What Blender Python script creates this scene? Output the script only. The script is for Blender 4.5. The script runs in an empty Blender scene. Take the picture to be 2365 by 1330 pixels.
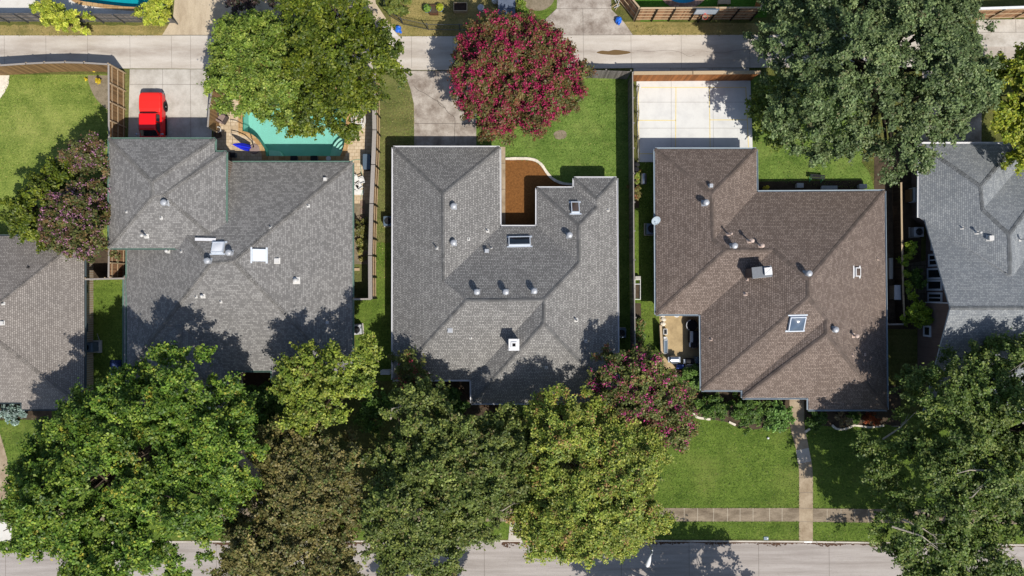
import bpy, bmesh, math, random
import numpy as np
from mathutils import Vector, Matrix
from mathutils.bvhtree import BVHTree
from mathutils.geometry import tessellate_polygon

random.seed(7)
SC = bpy.context.scene
COL = SC.collection

# ------------------------------------------------------------------ camera, sky, sun, exposure
H = 64.0            # flying height of the camera in metres
S = 26.0            # photograph pixels per metre on the ground
CX, CY = 1182.5, 665.0
cam = bpy.data.objects.new('camera', bpy.data.cameras.new('camera'))
COL.objects.link(cam)
cam.location = (0, 0, H)
cam.data.sensor_width = 36.0
cam.data.lens = 36.0 * H / (2365.0 / S)
cam.data.clip_end = 3000.0
SC.camera = cam

SUN = Vector((0.95, -1.31, 2.2)).normalized()      # towards the sun
world = bpy.data.worlds.new('World'); SC.world = world
world.use_nodes = True
wn = world.node_tree
sky = wn.nodes.new('ShaderNodeTexSky')
sky.sky_type = 'NISHITA'; sky.sun_disc = False
sky.sun_elevation = math.asin(SUN.z)
sky.sun_rotation = math.atan2(SUN.x, SUN.y)
wn.links.new(sky.outputs[0], wn.nodes['Background'].inputs[0])
wn.nodes['Background'].inputs[1].default_value = 0.108
sun = bpy.data.objects.new('sun', bpy.data.lights.new('sun', 'SUN'))
COL.objects.link(sun)
sun.location = (60, -80, 120)
sun.rotation_euler = (-SUN).to_track_quat('-Z', 'Y').to_euler()
sun.data.energy = 4.35
sun.data.angle = math.radians(0.53)
sun.data.color = (1.0, 0.945, 0.86)
SC.view_settings.view_transform = 'Standard'
SC.view_settings.look = 'None'
SC.view_settings.gamma = 1.0
SC.view_settings.exposure = 0.30

# ------------------------------------------------------------------ helpers
def P(px, py, z=0.0):
    f = (H - z) / H
    return ((px - CX) / S * f, (CY - py) / S * f, z)

def PV(px, py, z=0.0):
    return Vector(P(px, py, z))

def C(r, g, b, k=0.74):
    def l(c):
        c /= 255.0
        return (c / 12.92 if c <= 0.04045 else ((c + 0.055) / 1.055) ** 2.4) * k
    return (l(r), l(g), l(b), 1.0)

class N:
    """tiny node-tree writer"""
    def __init__(s, name):
        s.m = bpy.data.materials.new(name); s.m.use_nodes = True
        s.t = s.m.node_tree; s.b = s.t.nodes['Principled BSDF']
        s.out = s.t.nodes['Material Output']
        s.tc = s.t.nodes.new('ShaderNodeTexCoord')
    def new(s, t, **kw):
        n = s.t.nodes.new('ShaderNode' + t)
        for k, v in kw.items(): setattr(n, k, v)
        return n
    def link(s, a, b): s.t.links.new(a, b)
    def noise(s, scale, detail=3.0, rough=0.6, vec=None, stretch=None):
        n = s.new('TexNoise'); n.inputs['Scale'].default_value = scale
        n.inputs['Detail'].default_value = detail; n.inputs['Roughness'].default_value = rough
        v = vec or s.tc.outputs['Object']
        if stretch:
            mp = s.new('Mapping'); mp.inputs['Scale'].default_value = stretch
            s.link(v, mp.inputs['Vector']); v = mp.outputs[0]
        s.link(v, n.inputs['Vector'])
        return n.outputs['Fac']
    def ramp(s, fac, lo, hi, c0=(0, 0, 0, 1), c1=(1, 1, 1, 1)):
        r = s.new('ValToRGB')
        r.color_ramp.elements[0].position = lo; r.color_ramp.elements[1].position = hi
        r.color_ramp.elements[0].color = c0; r.color_ramp.elements[1].color = c1
        s.link(fac, r.inputs[0]); return r.outputs[0]
    def mix(s, fac, a, b, mode='MIX'):
        n = s.new('MixRGB', blend_type=mode)
        for i, x in ((0, fac), (1, a), (2, b)):
            if hasattr(x, 'is_output') or isinstance(x, bpy.types.NodeSocket): s.link(x, n.inputs[i])
            else: n.inputs[i].default_value = x
        return n.outputs[0]
    def attr(s, name):
        n = s.new('Attribute'); n.attribute_name = name; return n
    def bump(s, h, strength=0.3, dist=0.02):
        n = s.new('Bump'); n.inputs['Strength'].default_value = strength; n.inputs['Distance'].default_value = dist
        s.link(h, n.inputs['Height']); s.link(n.outputs[0], s.b.inputs['Normal'])
    def done(s, col, rough=0.85, metal=0.0, spec=0.3):
        if isinstance(col, bpy.types.NodeSocket): s.link(col, s.b.inputs['Base Color'])
        else: s.b.inputs['Base Color'].default_value = col
        s.b.inputs['Roughness'].default_value = rough
        s.b.inputs['Metallic'].default_value = metal
        s.b.inputs['Specular IOR Level'].default_value = spec
        return s.m

def plain(name, c, rough=0.6, metal=0.0, var=0.12, scale=6.0, spec=0.3):
    n = N(name)
    f = n.noise(scale, 4)
    d = tuple(x * (1 - var) for x in c[:3]) + (1,)
    u = tuple(min(1, x * (1 + var)) for x in c[:3]) + (1,)
    return n.done(n.ramp(f, 0.3, 0.7, d, u), rough, metal, spec)

def grass(name, dark, light, dry, dry_lo=0.56, dry_hi=0.75, big=0.22):
    n = N(name)
    fine = n.noise(5.5, 6, 0.8)
    mid = n.noise(1.1, 5, 0.7)
    large = n.noise(big, 4, 0.6)
    sp = n.noise(3.0, 3, 0.7)
    c = n.mix(n.ramp(fine, 0.36, 0.64), dark, light)
    c = n.mix(n.ramp(mid, 0.3, 0.75, (0, 0, 0, 1), (0.6, 0.6, 0.6, 1)), c, light)
    dr = n.mix(0.5, n.ramp(large, dry_lo, dry_hi), n.ramp(mid, 0.45, 0.8), 'MULTIPLY')
    c = n.mix(dr, c, n.mix(n.ramp(fine, 0.3, 0.7), dry, light))
    c = n.mix(n.ramp(sp, 0.62, 0.72, (0, 0, 0, 1), (0.55, 0.55, 0.55, 1)), c, dry)     # straw coloured blades
    dk = n.ramp(n.noise(0.5, 4, 0.65), 0.3, 0.55, (0.66, 0.72, 0.62, 1), (1.04, 1.03, 1, 1))
    c = n.mix(1.0, c, dk, 'MULTIPLY')
    mow = n.noise(0.9, 3, 0.6, stretch=(0.15, 2.6, 1))
    c = n.mix(1.0, c, n.ramp(mow, 0.35, 0.65, (0.88, 0.9, 0.86, 1), (1.06, 1.05, 1.04, 1)), 'MULTIPLY')
    n.bump(fine, 1.0, 0.12)
    return n.done(c, 0.9, 0, 0.15)

def concrete(name, base, stain, speck=0.15, stretch=None, st_lo=0.45, st_hi=0.75, sc=0.55):
    n = N(name)
    a = n.noise(sc, 6, 0.68, stretch=stretch)
    b = n.noise(14.0, 3, 0.7)
    g = n.noise(2.7, 5, 0.7)
    c = n.mix(n.ramp(a, st_lo, st_hi), base, stain)
    c = n.mix(n.ramp(g, 0.55, 0.8), c, n.mix(0.5, c, stain))
    k = n.ramp(b, 0.3, 0.7, (1 - speck, 1 - speck, 1 - speck, 1), (1, 1, 1, 1))
    c = n.mix(1.0, c, k, 'MULTIPLY')
    n.bump(b, 0.15, 0.02)
    return n.done(c, 0.9, 0, 0.2)

def shingle(name, c1, c2, mort, w=0.34, h=0.145, big=0.12, gap=0.016, blend=0.35):
    n = N(name)
    uv = n.tc.outputs['UV']
    def brick(w_, h_, off, a, b_):
        b = n.new('TexBrick'); b.offset = off; b.offset_frequency = 2; b.squash = 0.75; b.squash_frequency = 3
        n.link(uv, b.inputs['Vector'])
        b.inputs['Color1'].default_value = a; b.inputs['Color2'].default_value = b_; b.inputs['Mortar'].default_value = mort
        b.inputs['Scale'].default_value = 1.0; b.inputs['Mortar Size'].default_value = gap
        b.inputs['Brick Width'].default_value = w_; b.inputs['Row Height'].default_value = h_
        return b
    b = brick(w, h, 0.5, c1, c2)
    k = brick(w, h, 0.5, (1, 1, 1, 1), (0, 0, 0, 1))       # the same tabs again, as a mask pushed towards two tones
    two = n.mix(n.ramp(k.outputs[0], 0.40, 0.60), c2, c1)
    c = n.mix(blend, b.outputs[0], two)
    c = n.mix(b.outputs['Fac'], c, mort)
    lo = n.noise(big, 5, 0.6, vec=uv)
    st = n.noise(0.9, 4, 0.6, vec=uv)
    fine = n.noise(16.0, 2, 0.6, vec=uv)
    c = n.mix(1.0, c, n.ramp(lo, 0.3, 0.7, (0.88, 0.88, 0.89, 1), (1.07, 1.06, 1.05, 1)), 'MULTIPLY')
    c = n.mix(1.0, c, n.ramp(st, 0.3, 0.7, (0.92, 0.92, 0.92, 1), (1.06, 1.06, 1.06, 1)), 'MULTIPLY')
    c = n.mix(1.0, c, n.ramp(fine, 0.3, 0.7, (0.86, 0.86, 0.86, 1), (1.1, 1.1, 1.1, 1)), 'MULTIPLY')
    n.bump(b.outputs['Fac'], -0.3, 0.02)
    return n.done(c, 0.92, 0, 0.2)

def wood(name, c1, c2, rough=0.85):
    n = N(name)
    t = n.attr('tint')
    g = n.noise(3.0, 5, 0.7, stretch=(6, 6, 0.8))
    c = n.mix(n.ramp(g, 0.3, 0.7), c1, c2)
    k = n.new('MixRGB', blend_type='MULTIPLY'); k.inputs[0].default_value = 1
    n.link(c, k.inputs[1]); n.link(t.outputs['Color'], k.inputs[2])
    return n.done(k.outputs[0], rough, 0, 0.2)

def pavers(name, c1, c2, mort, w=0.4, h=0.3):
    n = N(name)
    b = n.new('TexBrick'); n.link(n.tc.outputs['Object'], b.inputs['Vector'])
    b.inputs['Color1'].default_value = c1; b.inputs['Color2'].default_value = c2; b.inputs['Mortar'].default_value = mort
    b.inputs['Scale'].default_value = 1.0; b.inputs['Mortar Size'].default_value = 0.02
    b.inputs['Brick Width'].default_value = w; b.inputs['Row Height'].default_value = h
    f = n.noise(1.2, 5, 0.7)
    c = n.mix(1.0, b.outputs[0], n.ramp(f, 0.3, 0.7, (0.82, 0.8, 0.78, 1), (1.08, 1.08, 1.08, 1)), 'MULTIPLY')
    return n.done(c, 0.85, 0, 0.25)

def leafmat(name, transl=0.28):
    n = N(name)
    a = n.attr('leafcol')
    n.link(a.outputs['Color'], n.b.inputs['Base Color'])
    n.b.inputs['Roughness'].default_value = 0.5
    n.b.inputs['Specular IOR Level'].default_value = 0.32
    tr = n.new('BsdfTranslucent')
    br = n.mix(1.0, a.outputs['Color'], (1.25, 1.3, 0.7, 1), 'MULTIPLY')
    n.link(br, tr.inputs['Color'])
    mx = n.new('MixShader'); mx.inputs[0].default_value = transl
    n.link(n.b.outputs[0], mx.inputs[1]); n.link(tr.outputs[0], mx.inputs[2])
    n.link(mx.outputs[0], n.out.inputs['Surface'])
    return n.m

def glass(name, c, rough=0.08):
    n = N(name)
    return n.done(c, rough, 0.0, 0.8)

def wloc(o):
    v = Vector((0, 0, 0))
    while o is not None:
        v += o.location; o = o.parent
    return v

def tag(o, label=None, cat=None, group=None, kind=None):
    if label: o['label'] = label
    if cat: o['category'] = cat
    if group: o['group'] = group
    if kind: o['kind'] = kind
    return o

def empty(name, loc, label=None, cat=None, group=None):
    o = bpy.data.objects.new(name, None); COL.objects.link(o)
    o.empty_display_size = 0.3
    o.location = (loc[0], loc[1], loc[2] if len(loc) > 2 else 0)
    return tag(o, label, cat, group)

class MB:
    def __init__(s):
        s.v = []; s.f = []; s.mi = []; s.t = []; s.uv = {}
    def add(s, vs, fs, m=0, tint=1.0, uvs=None):
        o = len(s.v); s.v.extend([tuple(x) for x in vs])
        for i, f in enumerate(fs):
            if uvs: s.uv[len(s.f)] = uvs[i]
            s.f.append([k + o for k in f]); s.mi.append(m); s.t.append(tint)
        return s
    def box(s, c, d, rz=0.0, m=0, tint=1.0, M=None):
        x, y, z = d[0] / 2, d[1] / 2, d[2] / 2
        vs = [Vector((a * x, b * y, e * z)) for e in (-1, 1) for b in (-1, 1) for a in (-1, 1)]
        R = M if M is not None else Matrix.Rotation(rz, 3, 'Z')
        vs = [R @ v + Vector(c) for v in vs]
        return s.add(vs, [(0, 2, 3, 1), (4, 5, 7, 6), (0, 1, 5, 4), (2, 6, 7, 3), (0, 4, 6, 2), (1, 3, 7, 5)], m, tint)
    def rbox(s, c, d, r=0.05, rz=0.0, m=0, tint=1.0, top=0.0):
        """box with rounded vertical corners and a softened top"""
        pts = []
        x, y = d[0] / 2, d[1] / 2
        for cx, cy, a0 in ((x - r, y - r, 0), (-x + r, y - r, 90), (-x + r, -y + r, 180), (x - r, -y + r, 270)):
            for k in range(5):
                a = math.radians(a0 + k * 22.5); pts.append((cx + r * math.cos(a), cy + r * math.sin(a)))
        R = Matrix.Rotation(rz, 3, 'Z')
        z0, z1 = c[2] - d[2] / 2, c[2] + d[2] / 2
        e = min(r, d[2] * 0.3)
        rings = [(1, z0), (1, z1 - e)] + [(1 - (1 - math.cos(a)) * e / max(x, y), z1 - e + e * math.sin(a)) for a in (0.5, 1.0, 1.57)]
        n = len(pts); vs = []; fs = []
        for sc, z in rings:
            for p in pts:
                q = R @ Vector((p[0] * sc, p[1] * sc, 0)); vs.append((q.x + c[0], q.y + c[1], z))
        for k in range(len(rings) - 1):
            for i in range(n):
                j = (i + 1) % n; fs.append((k * n + i, k * n + j, (k + 1) * n + j, (k + 1) * n + i))
        fs.append(tuple(range((len(rings) - 1) * n, len(rings) * n)))
        fs.append(tuple(reversed(range(n))))
        return s.add(vs, fs, m, tint)
    def prism(s, poly, z0, z1, m=0, tint=1.0, bottom=False):
        n = len(poly)
        if sum(poly[i][0] * poly[(i + 1) % n][1] - poly[(i + 1) % n][0] * poly[i][1] for i in range(n)) < 0: poly = poly[::-1]
        vs = [(p[0], p[1], z0) for p in poly] + [(p[0], p[1], z1) for p in poly]
        fs = [(i, (i + 1) % n, n + (i + 1) % n, n + i) for i in range(n)] + [tuple(range(n, 2 * n))]
        if bottom: fs.append(tuple(reversed(range(n))))
        return s.add(vs, fs, m, tint)
    def tube(s, pts, rad, n=6, m=0, tint=1.0, cap=True):
        pts = [Vector(p) for p in pts]
        if not isinstance(rad, (list, tuple)): rad = [rad] * len(pts)
        vs = []; fs = []
        for i, p in enumerate(pts):
            d = (pts[min(i + 1, len(pts) - 1)] - pts[max(i - 1, 0)])
            d = d.normalized() if d.length > 1e-9 else Vector((0, 0, 1))
            u = d.cross(Vector((0, 0, 1)) if abs(d.z) < 0.95 else Vector((1, 0, 0))).normalized(); w = d.cross(u)
            for k in range(n):
                a = 2 * math.pi * k / n; vs.append(p + (u * math.cos(a) + w * math.sin(a)) * rad[i])
        for i in range(len(pts) - 1):
            for k in range(n):
                j = (k + 1) % n; fs.append((i * n + k, (i + 1) * n + k, (i + 1) * n + j, i * n + j))
        if cap:
            fs.append(tuple(range(n))); fs.append(tuple(reversed(range((len(pts) - 1) * n, len(pts) * n))))
        return s.add(vs, fs, m, tint)
    def lathe(s, c, prof, n=16, m=0, tint=1.0, ax=None, fin=0.0):
        vs = []; fs = []
        R = ax if ax is not None else Matrix.Identity(3)
        for i, (r, z) in enumerate(prof):
            for k in range(n):
                a = 2 * math.pi * k / n
                rr = r * (1 - fin * (k % 2))
                vs.append(R @ Vector((rr * math.cos(a), rr * math.sin(a), z)) + Vector(c))
        for i in range(len(prof) - 1):
            for k in range(n):
                j = (k + 1) % n; fs.append((i * n + k, i * n + j, (i + 1) * n + j, (i + 1) * n + k))
        fs.append(tuple(range((len(prof) - 1) * n, len(prof) * n))); fs.append(tuple(reversed(range(n))))
        return s.add(vs, fs, m, tint)
    def ball(s, c, r, n=12, k=7, m=0, tint=1.0, jit=0.0):
        if not isinstance(r, (list, tuple)): r = (r, r, r)
        vs = []; fs = []
        for i in range(1, k):
            t = math.pi * i / k
            for j in range(n):
                a = 2 * math.pi * j / n; q = 1 + random.uniform(-jit, jit)
                vs.append((c[0] + r[0] * q * math.sin(t) * math.cos(a), c[1] + r[1] * q * math.sin(t) * math.sin(a), c[2] - r[2] * q * math.cos(t)))
        b = len(vs); vs += [(c[0], c[1], c[2] - r[2]), (c[0], c[1], c[2] + r[2])]
        for i in range(k - 2):
            for j in range(n):
                e = (j + 1) % n; fs.append((i * n + j, i * n + e, (i + 1) * n + e, (i + 1) * n + j))
        for j in range(n):
            e = (j + 1) % n; fs.append((b, e, j)); fs.append((b + 1, (k - 2) * n + j, (k - 2) * n + e))
        return s.add(vs, fs, m, tint)
    def loft(s, rings, m=0, tint=1.0, close=True, caps=True):
        n = len(rings[0]); vs = [p for r in rings for p in r]; fs = []
        for i in range(len(rings) - 1):
            for k in range(n if close else n - 1):
                j = (k + 1) % n; fs.append((i * n + k, i * n + j, (i + 1) * n + j, (i + 1) * n + k))
        if caps:
            fs.append(tuple(reversed(range(n)))); fs.append(tuple(range((len(rings) - 1) * n, len(rings) * n)))
        return s.add(vs, fs, m, tint)
    def build(s, name, mats, parent=None, smooth=False, world=True):
        if not isinstance(mats, (list, tuple)): mats = [mats]
        me = bpy.data.meshes.new(name)
        off = wloc(parent) if (parent is not None and world) else Vector((0, 0, 0))
        me.from_pydata([(x - off.x, y - off.y, z - off.z) for x, y, z in s.v], [], s.f)
        for m in mats: me.materials.append(m)
        me.polygons.foreach_set('material_index', s.mi)
        a = me.attributes.new('tint', 'FLOAT_COLOR', 'FACE')
        a.data.foreach_set('color', np.repeat(np.array(s.t, dtype=np.float32), 4).ravel())
        if s.uv:
            ul = me.uv_layers.new(name='UVMap')
            for fi, p in enumerate(me.polygons):
                uv = s.uv.get(fi)
                if uv:
                    for k, li in enumerate(p.loop_indices): ul.data[li].uv = uv[k]
        if smooth: me.polygons.foreach_set('use_smooth', [True] * len(me.polygons))
        me.update()
        o = bpy.data.objects.new(name, me); COL.objects.link(o)
        if parent is not None: o.parent = parent
        return o

def crom(pts, n=6, closed=False):
    """Catmull-Rom through 2-d points"""
    out = []; L = len(pts)
    rng = range(L if closed else L - 1)
    for i in rng:
        p0 = pts[(i - 1) % L] if closed or i > 0 else pts[0]
        p1 = pts[i]; p2 = pts[(i + 1) % L]
        p3 = pts[(i + 2) % L] if closed or i + 2 < L else pts[-1]
        for k in range(n):
            t = k / n
            out.append(tuple(0.5 * (2 * p1[d] + (p2[d] - p0[d]) * t + (2 * p0[d] - 5 * p1[d] + 4 * p2[d] - p3[d]) * t * t + (3 * p1[d] - p0[d] - 3 * p2[d] + p3[d]) * t ** 3) for d in range(2)))
    if not closed: out.append(tuple(pts[-1]))
    return out

SHEETS = 0
def sheet(name, poly, z, mat, holes=(), joints=(), jmat=None, jw=0.035, kind='structure', px=True, edge=0.0, lines=()):
    """flat ground sheet laid out in metres on the ground plane"""
    global SHEETS
    SHEETS += 1; z += SHEETS * 0.00017       # no two sheets on exactly one plane
    mb = MB()
    polys = [[(P(*p)[:2] if px else p) for p in poly]] + [[(P(*p)[:2] if px else p) for p in h] for h in holes]
    if edge:      # slightly wandering edges, as lawns have
        o = []
        L = polys[0]
        for i, a in enumerate(L):
            b = L[(i + 1) % len(L)]; d = math.hypot(b[0] - a[0], b[1] - a[1]); k = max(1, int(d / 0.4))
            for j in range(k):
                t = j / k; w = 0 if j == 0 else random.uniform(-edge, edge)
                nx, ny = (b[1] - a[1]) / max(d, 1e-6), -(b[0] - a[0]) / max(d, 1e-6)
                o.append((a[0] + (b[0] - a[0]) * t + nx * w, a[1] + (b[1] - a[1]) * t + ny * w))
        polys[0] = o
    flat = [p for q in polys for p in q]
    tris = tessellate_polygon([[Vector((p[0], p[1], 0)) for p in q] for q in polys])
    fs = []
    for t in tris:
        a, b, c = (Vector((flat[i][0], flat[i][1])) for i in t)
        area = (b - a).cross(c - a)
        fs.append(tuple(t) if area > 0 else (t[0], t[2], t[1]))
    mb.add([(p[0], p[1], z) for p in flat], fs, 0)
    for k, (js, w) in enumerate([(joints, jw)] + [(l, lw) for l, lw in lines]):
        for j in js:
            q = [P(*p) if px else (p[0], p[1], 0) for p in j]
            for a, b in zip(q[:-1], q[1:]):
                a = Vector(a); b = Vector(b); d = (b - a); d.z = 0
                if d.length < 1e-6: continue
                nn = Vector((-d.y, d.x, 0)).normalized() * w / 2; h = Vector((0, 0, z + 0.004 + 0.003 * k))
                a.z = b.z = 0
                mb.add([a - nn + h, b - nn + h, b + nn + h, a + nn + h], [(0, 1, 2, 3)], 1 + k)
    mats = [mat] + ([jmat] if joints or lines else []) if not isinstance(jmat, list) else [mat] + jmat
    o = mb.build(name, mats)
    return tag(o, kind=kind)
# ------------------------------------------------------------------ materials
M = {}
M['lawn_lush'] = grass('lush lawn', C(58, 88, 26), C(134, 160, 78), C(162, 156, 98), 0.52, 0.8)
M['lawn_front'] = grass('front lawn', C(48, 74, 18), C(122, 146, 62), C(152, 146, 88), 0.50, 0.78)
M['lawn_yellow'] = grass('sunny lawn', C(80, 110, 36), C(158, 172, 86), C(184, 178, 112), 0.46, 0.72, 0.25)
M['lawn_patchy'] = grass('patchy lawn', C(66, 80, 36), C(136, 144, 80), C(116, 98, 80), 0.36, 0.5, 0.42)
M['verge_dry'] = grass('dry verge', C(112, 110, 60), C(172, 156, 100), C(186, 162, 116), 0.36, 0.6, 0.4)
M['turf'] = grass('bright turf', C(52, 104, 24), C(98, 146, 46), C(98, 146, 46))
M['ground'] = grass('ground', C(62, 78, 34), C(122, 124, 66), C(120, 102, 74), 0.42, 0.65, 0.3)
M['soil'] = concrete('bed soil', C(96, 82, 66), C(58, 48, 38), 0.35, sc=1.6)
M['soil_pale'] = concrete('pale mulch', C(160, 146, 124), C(112, 104, 78), 0.35, sc=1.5)
M['mulch'] = concrete('red mulch', C(160, 108, 57), C(128, 84, 42), 0.5, sc=4.5, st_lo=0.35, st_hi=0.7)
M['concrete_pale'] = concrete('pale concrete', C(228, 224, 216), C(190, 182, 168), 0.07, sc=0.35)
M['alley'] = concrete('alley concrete', C(219, 212, 200), C(186, 174, 158), 0.12, stretch=(0.25, 1.4, 1), sc=0.5)
def alley_mat():
    n = N('alley concrete')
    a = n.noise(0.5, 6, 0.68, stretch=(0.25, 1.4, 1)); b = n.noise(14.0, 3, 0.7); g = n.noise(2.7, 5, 0.7)
    c = n.mix(n.ramp(a, 0.42, 0.72), C(219, 211, 200), C(190, 178, 164))
    sx = n.new('SeparateXYZ'); n.link(n.tc.outputs['Object'], sx.inputs[0])
    w = n.new('MapRange'); n.link(n.noise(0.25, 3, 0.6), w.inputs[0]); w.inputs[3].default_value = -0.7; w.inputs[4].default_value = 0.7
    ad = n.new('Math', operation='ADD'); n.link(sx.outputs[1], ad.inputs[0]); n.link(w.outputs[0], ad.inputs[1])
    sb = n.new('Math', operation='SUBTRACT'); n.link(ad.outputs[0], sb.inputs[0]); sb.inputs[1].default_value = 20.95
    ab = n.new('Math', operation='ABSOLUTE'); n.link(sb.outputs[0], ab.inputs[0])
    band = n.ramp(ab.outputs[0], 0.05, 0.75, (0.75, 0.75, 0.75, 1), (0, 0, 0, 1))
    band = n.mix(1.0, band, n.ramp(n.noise(0.6, 5, 0.7, stretch=(0.5, 2, 1)), 0.3, 0.65), 'MULTIPLY')
    c = n.mix(band, c, C(158, 144, 132))                    # silt washed down the middle of the alley
    c = n.mix(n.ramp(g, 0.58, 0.8), c, n.mix(0.5, c, C(188, 174, 160)))
    c = n.mix(1.0, c, n.ramp(b, 0.3, 0.7, (0.87, 0.87, 0.87, 1), (1, 1, 1, 1)), 'MULTIPLY')
    n.bump(b, 0.15, 0.02)
    return n.done(c, 0.9, 0, 0.2)
M['alley'] = alley_mat()
M['drive'] = concrete('driveway concrete', C(214, 208, 198), C(176, 168, 156), 0.12, sc=0.6, st_lo=0.42, st_hi=0.7)
M['drive_worn'] = concrete('worn driveway concrete', C(206, 196, 184), C(142, 128, 116), 0.24, sc=0.8, st_lo=0.38, st_hi=0.68)
M['drive_tan'] = concrete('tan gravelly concrete', C(216, 198, 170), C(172, 152, 126), 0.22, stretch=(1.6, 0.4, 1), sc=0.5)
M['court'] = concrete('court concrete', C(232, 232, 228), C(212, 212, 210), 0.05, sc=0.5)
M['street'] = concrete('street concrete', C(190, 182, 176), C(158, 149, 142), 0.16, stretch=(0.12, 1.8, 1), sc=0.9, st_lo=0.4, st_hi=0.7)
M['walk'] = concrete('walk concrete', C(196, 178, 152), C(146, 126, 100), 0.2, sc=0.9, st_lo=0.35, st_hi=0.75)
M['sidewalk'] = concrete('sidewalk concrete', C(176, 160, 138), C(112, 98, 80), 0.3, stretch=(0.6, 1.6, 1), sc=0.9, st_lo=0.34, st_hi=0.72)
M['walk_new'] = concrete('newer slab', C(210, 202, 190), C(188, 178, 164), 0.1)
M['patio_sand'] = concrete('sandy patio', C(200, 176, 134), C(158, 136, 102), 0.15, sc=1.0)
M['shade_patio'] = concrete('grey patio', C(150, 142, 132), C(110, 102, 92), 0.2)
M['joint'] = plain('joint', C(118, 110, 102), 0.9)
M['joint_soft'] = plain('soft joint', C(140, 132, 124), 0.9)
M['joint_pale'] = plain('pale joint', C(206, 196, 176), 0.9)
M['yellow_line'] = plain('yellow line', C(240, 218, 140), 0.7)
M['crack'] = plain('crack', C(70, 62, 54), 0.9)
M['pavers'] = pavers('cream pavers', C(226, 208, 180), C(206, 184, 152), C(178, 156, 126))
M['flag'] = pavers('flagstone', C(128, 118, 100), C(96, 90, 76), C(60, 60, 46), 0.6, 0.5)
M['stone_pale'] = plain('pale stone', C(232, 222, 204), 0.85, var=0.2, scale=3)
M['coping'] = pavers('stone coping', C(206, 172, 122), C(186, 146, 96), C(150, 120, 84), 0.5, 0.5)
M['kerb'] = concrete('kerb concrete', C(216, 208, 196), C(160, 150, 138), 0.1)
M['litter'] = plain('leaf litter', C(92, 68, 52), 0.95, var=0.5, scale=30)
M['puddle'] = glass('muddy water', C(120, 96, 58), 0.12)

# ------------------------------------------------------------------ pools (outlines cut out of the ground)
POOL_BACK = [(560, 210)] + [(560, 303)] + crom([(560, 303), (577, 308), (594, 320), (606, 336), (612, 348), (614, 361)], 4)[1:] + \
            [(786, 361)] + crom([(786, 361), (793, 345), (797, 325), (799, 300)], 3)[1:] + [(802, 240), (796, 212)]
POOL_FREE = crom([(150, -80), (160, -20), (180, 0), (215, 7), (270, 14), (318, 17), (340, 12), (352, -4), (362, -30), (368, -80)], 4)
POOL_ROUND = [(1578 + 42 * math.cos(a), -20 + 28 * math.sin(a)) for a in np.linspace(0, 2 * math.pi, 36, endpoint=False)]
POOLS = [POOL_BACK, POOL_FREE, POOL_ROUND]
KERB = [(-3000, 1253), (-200, 1253), (490, 1249), (1500, 1247), (1840, 1249), (2365, 1257), (5300, 1262)]
def grow(poly, d):
    """offset a closed px outline outwards by d px"""
    n = len(poly); out = []
    A = sum(poly[i][0] * poly[(i + 1) % n][1] - poly[(i + 1) % n][0] * poly[i][1] for i in range(n))
    sg = 1 if A > 0 else -1
    for i in range(n):
        a, b, c = poly[i - 1], poly[i], poly[(i + 1) % n]
        n1 = Vector((b[1] - a[1], a[0] - b[0])).normalized(); n2 = Vector((c[1] - b[1], b[0] - c[0])).normalized()
        m = (n1 + n2); m = m / max(0.4, (1 + n1.dot(n2)))
        out.append((b[0] + m.x * d * sg, b[1] + m.y * d * sg))
    return out

# ------------------------------------------------------------------ ground, street, kerb
kw = [P(*p) for p in KERB]
far = 420
north = [(kw[0][0], kw[0][1])] + [(p[0], p[1]) for p in kw[1:-1]] + [(kw[-1][0], kw[-1][1]), (kw[-1][0], far), (kw[0][0], far)]
sheet('ground', north, 0.0, M['ground'], holes=[[P(*q)[:2] for q in p] for p in POOLS], px=False)
sheet('ground', [(kw[0][0], -31.2), (kw[-1][0], -31.2), (kw[-1][0], -far), (kw[0][0], -far)], 0.0, M['ground'], px=False)
sj = [[(x, 1250), (x + 2, 1480)] for x in (-60, 10, 498, 1118, 1435, 1592, 1753, 1916, 2082, 2250, 2420)]
st = [(p[0], p[1] - 0.12) for p in kw] + [(kw[-1][0], -31.0), (kw[0][0], -31.0)]
sheet('street', st, -0.13, M['street'], joints=[[P(*a)[:2], P(*b)[:2]] for a, b in sj], jmat=M['joint'], px=False, jw=0.03)
mb = MB()
for side in (0, 1):
    pl = [(p[0], p[1]) for p in kw] if side == 0 else [(kw[0][0], -31.2), (kw[-1][0], -31.2)]
    w = -0.16 if side == 0 else 0.18
    for a, b in zip(pl[:-1], pl[1:]):
        mb.add([(a[0], a[1], -0.14), (b[0], b[1], -0.14), (b[0], b[1], 0.022), (a[0], a[1], 0.022),
                (a[0], a[1] + w, -0.14), (b[0], b[1] + w, -0.14), (b[0], b[1] + w * 0.85, 0.022), (a[0], a[1] + w * 0.85, 0.022)],
               [(0, 1, 2, 3), (5, 4, 7, 6), (3, 2, 6, 7)])
tag(mb.build('kerb', M['kerb']), kind='structure')

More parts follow.
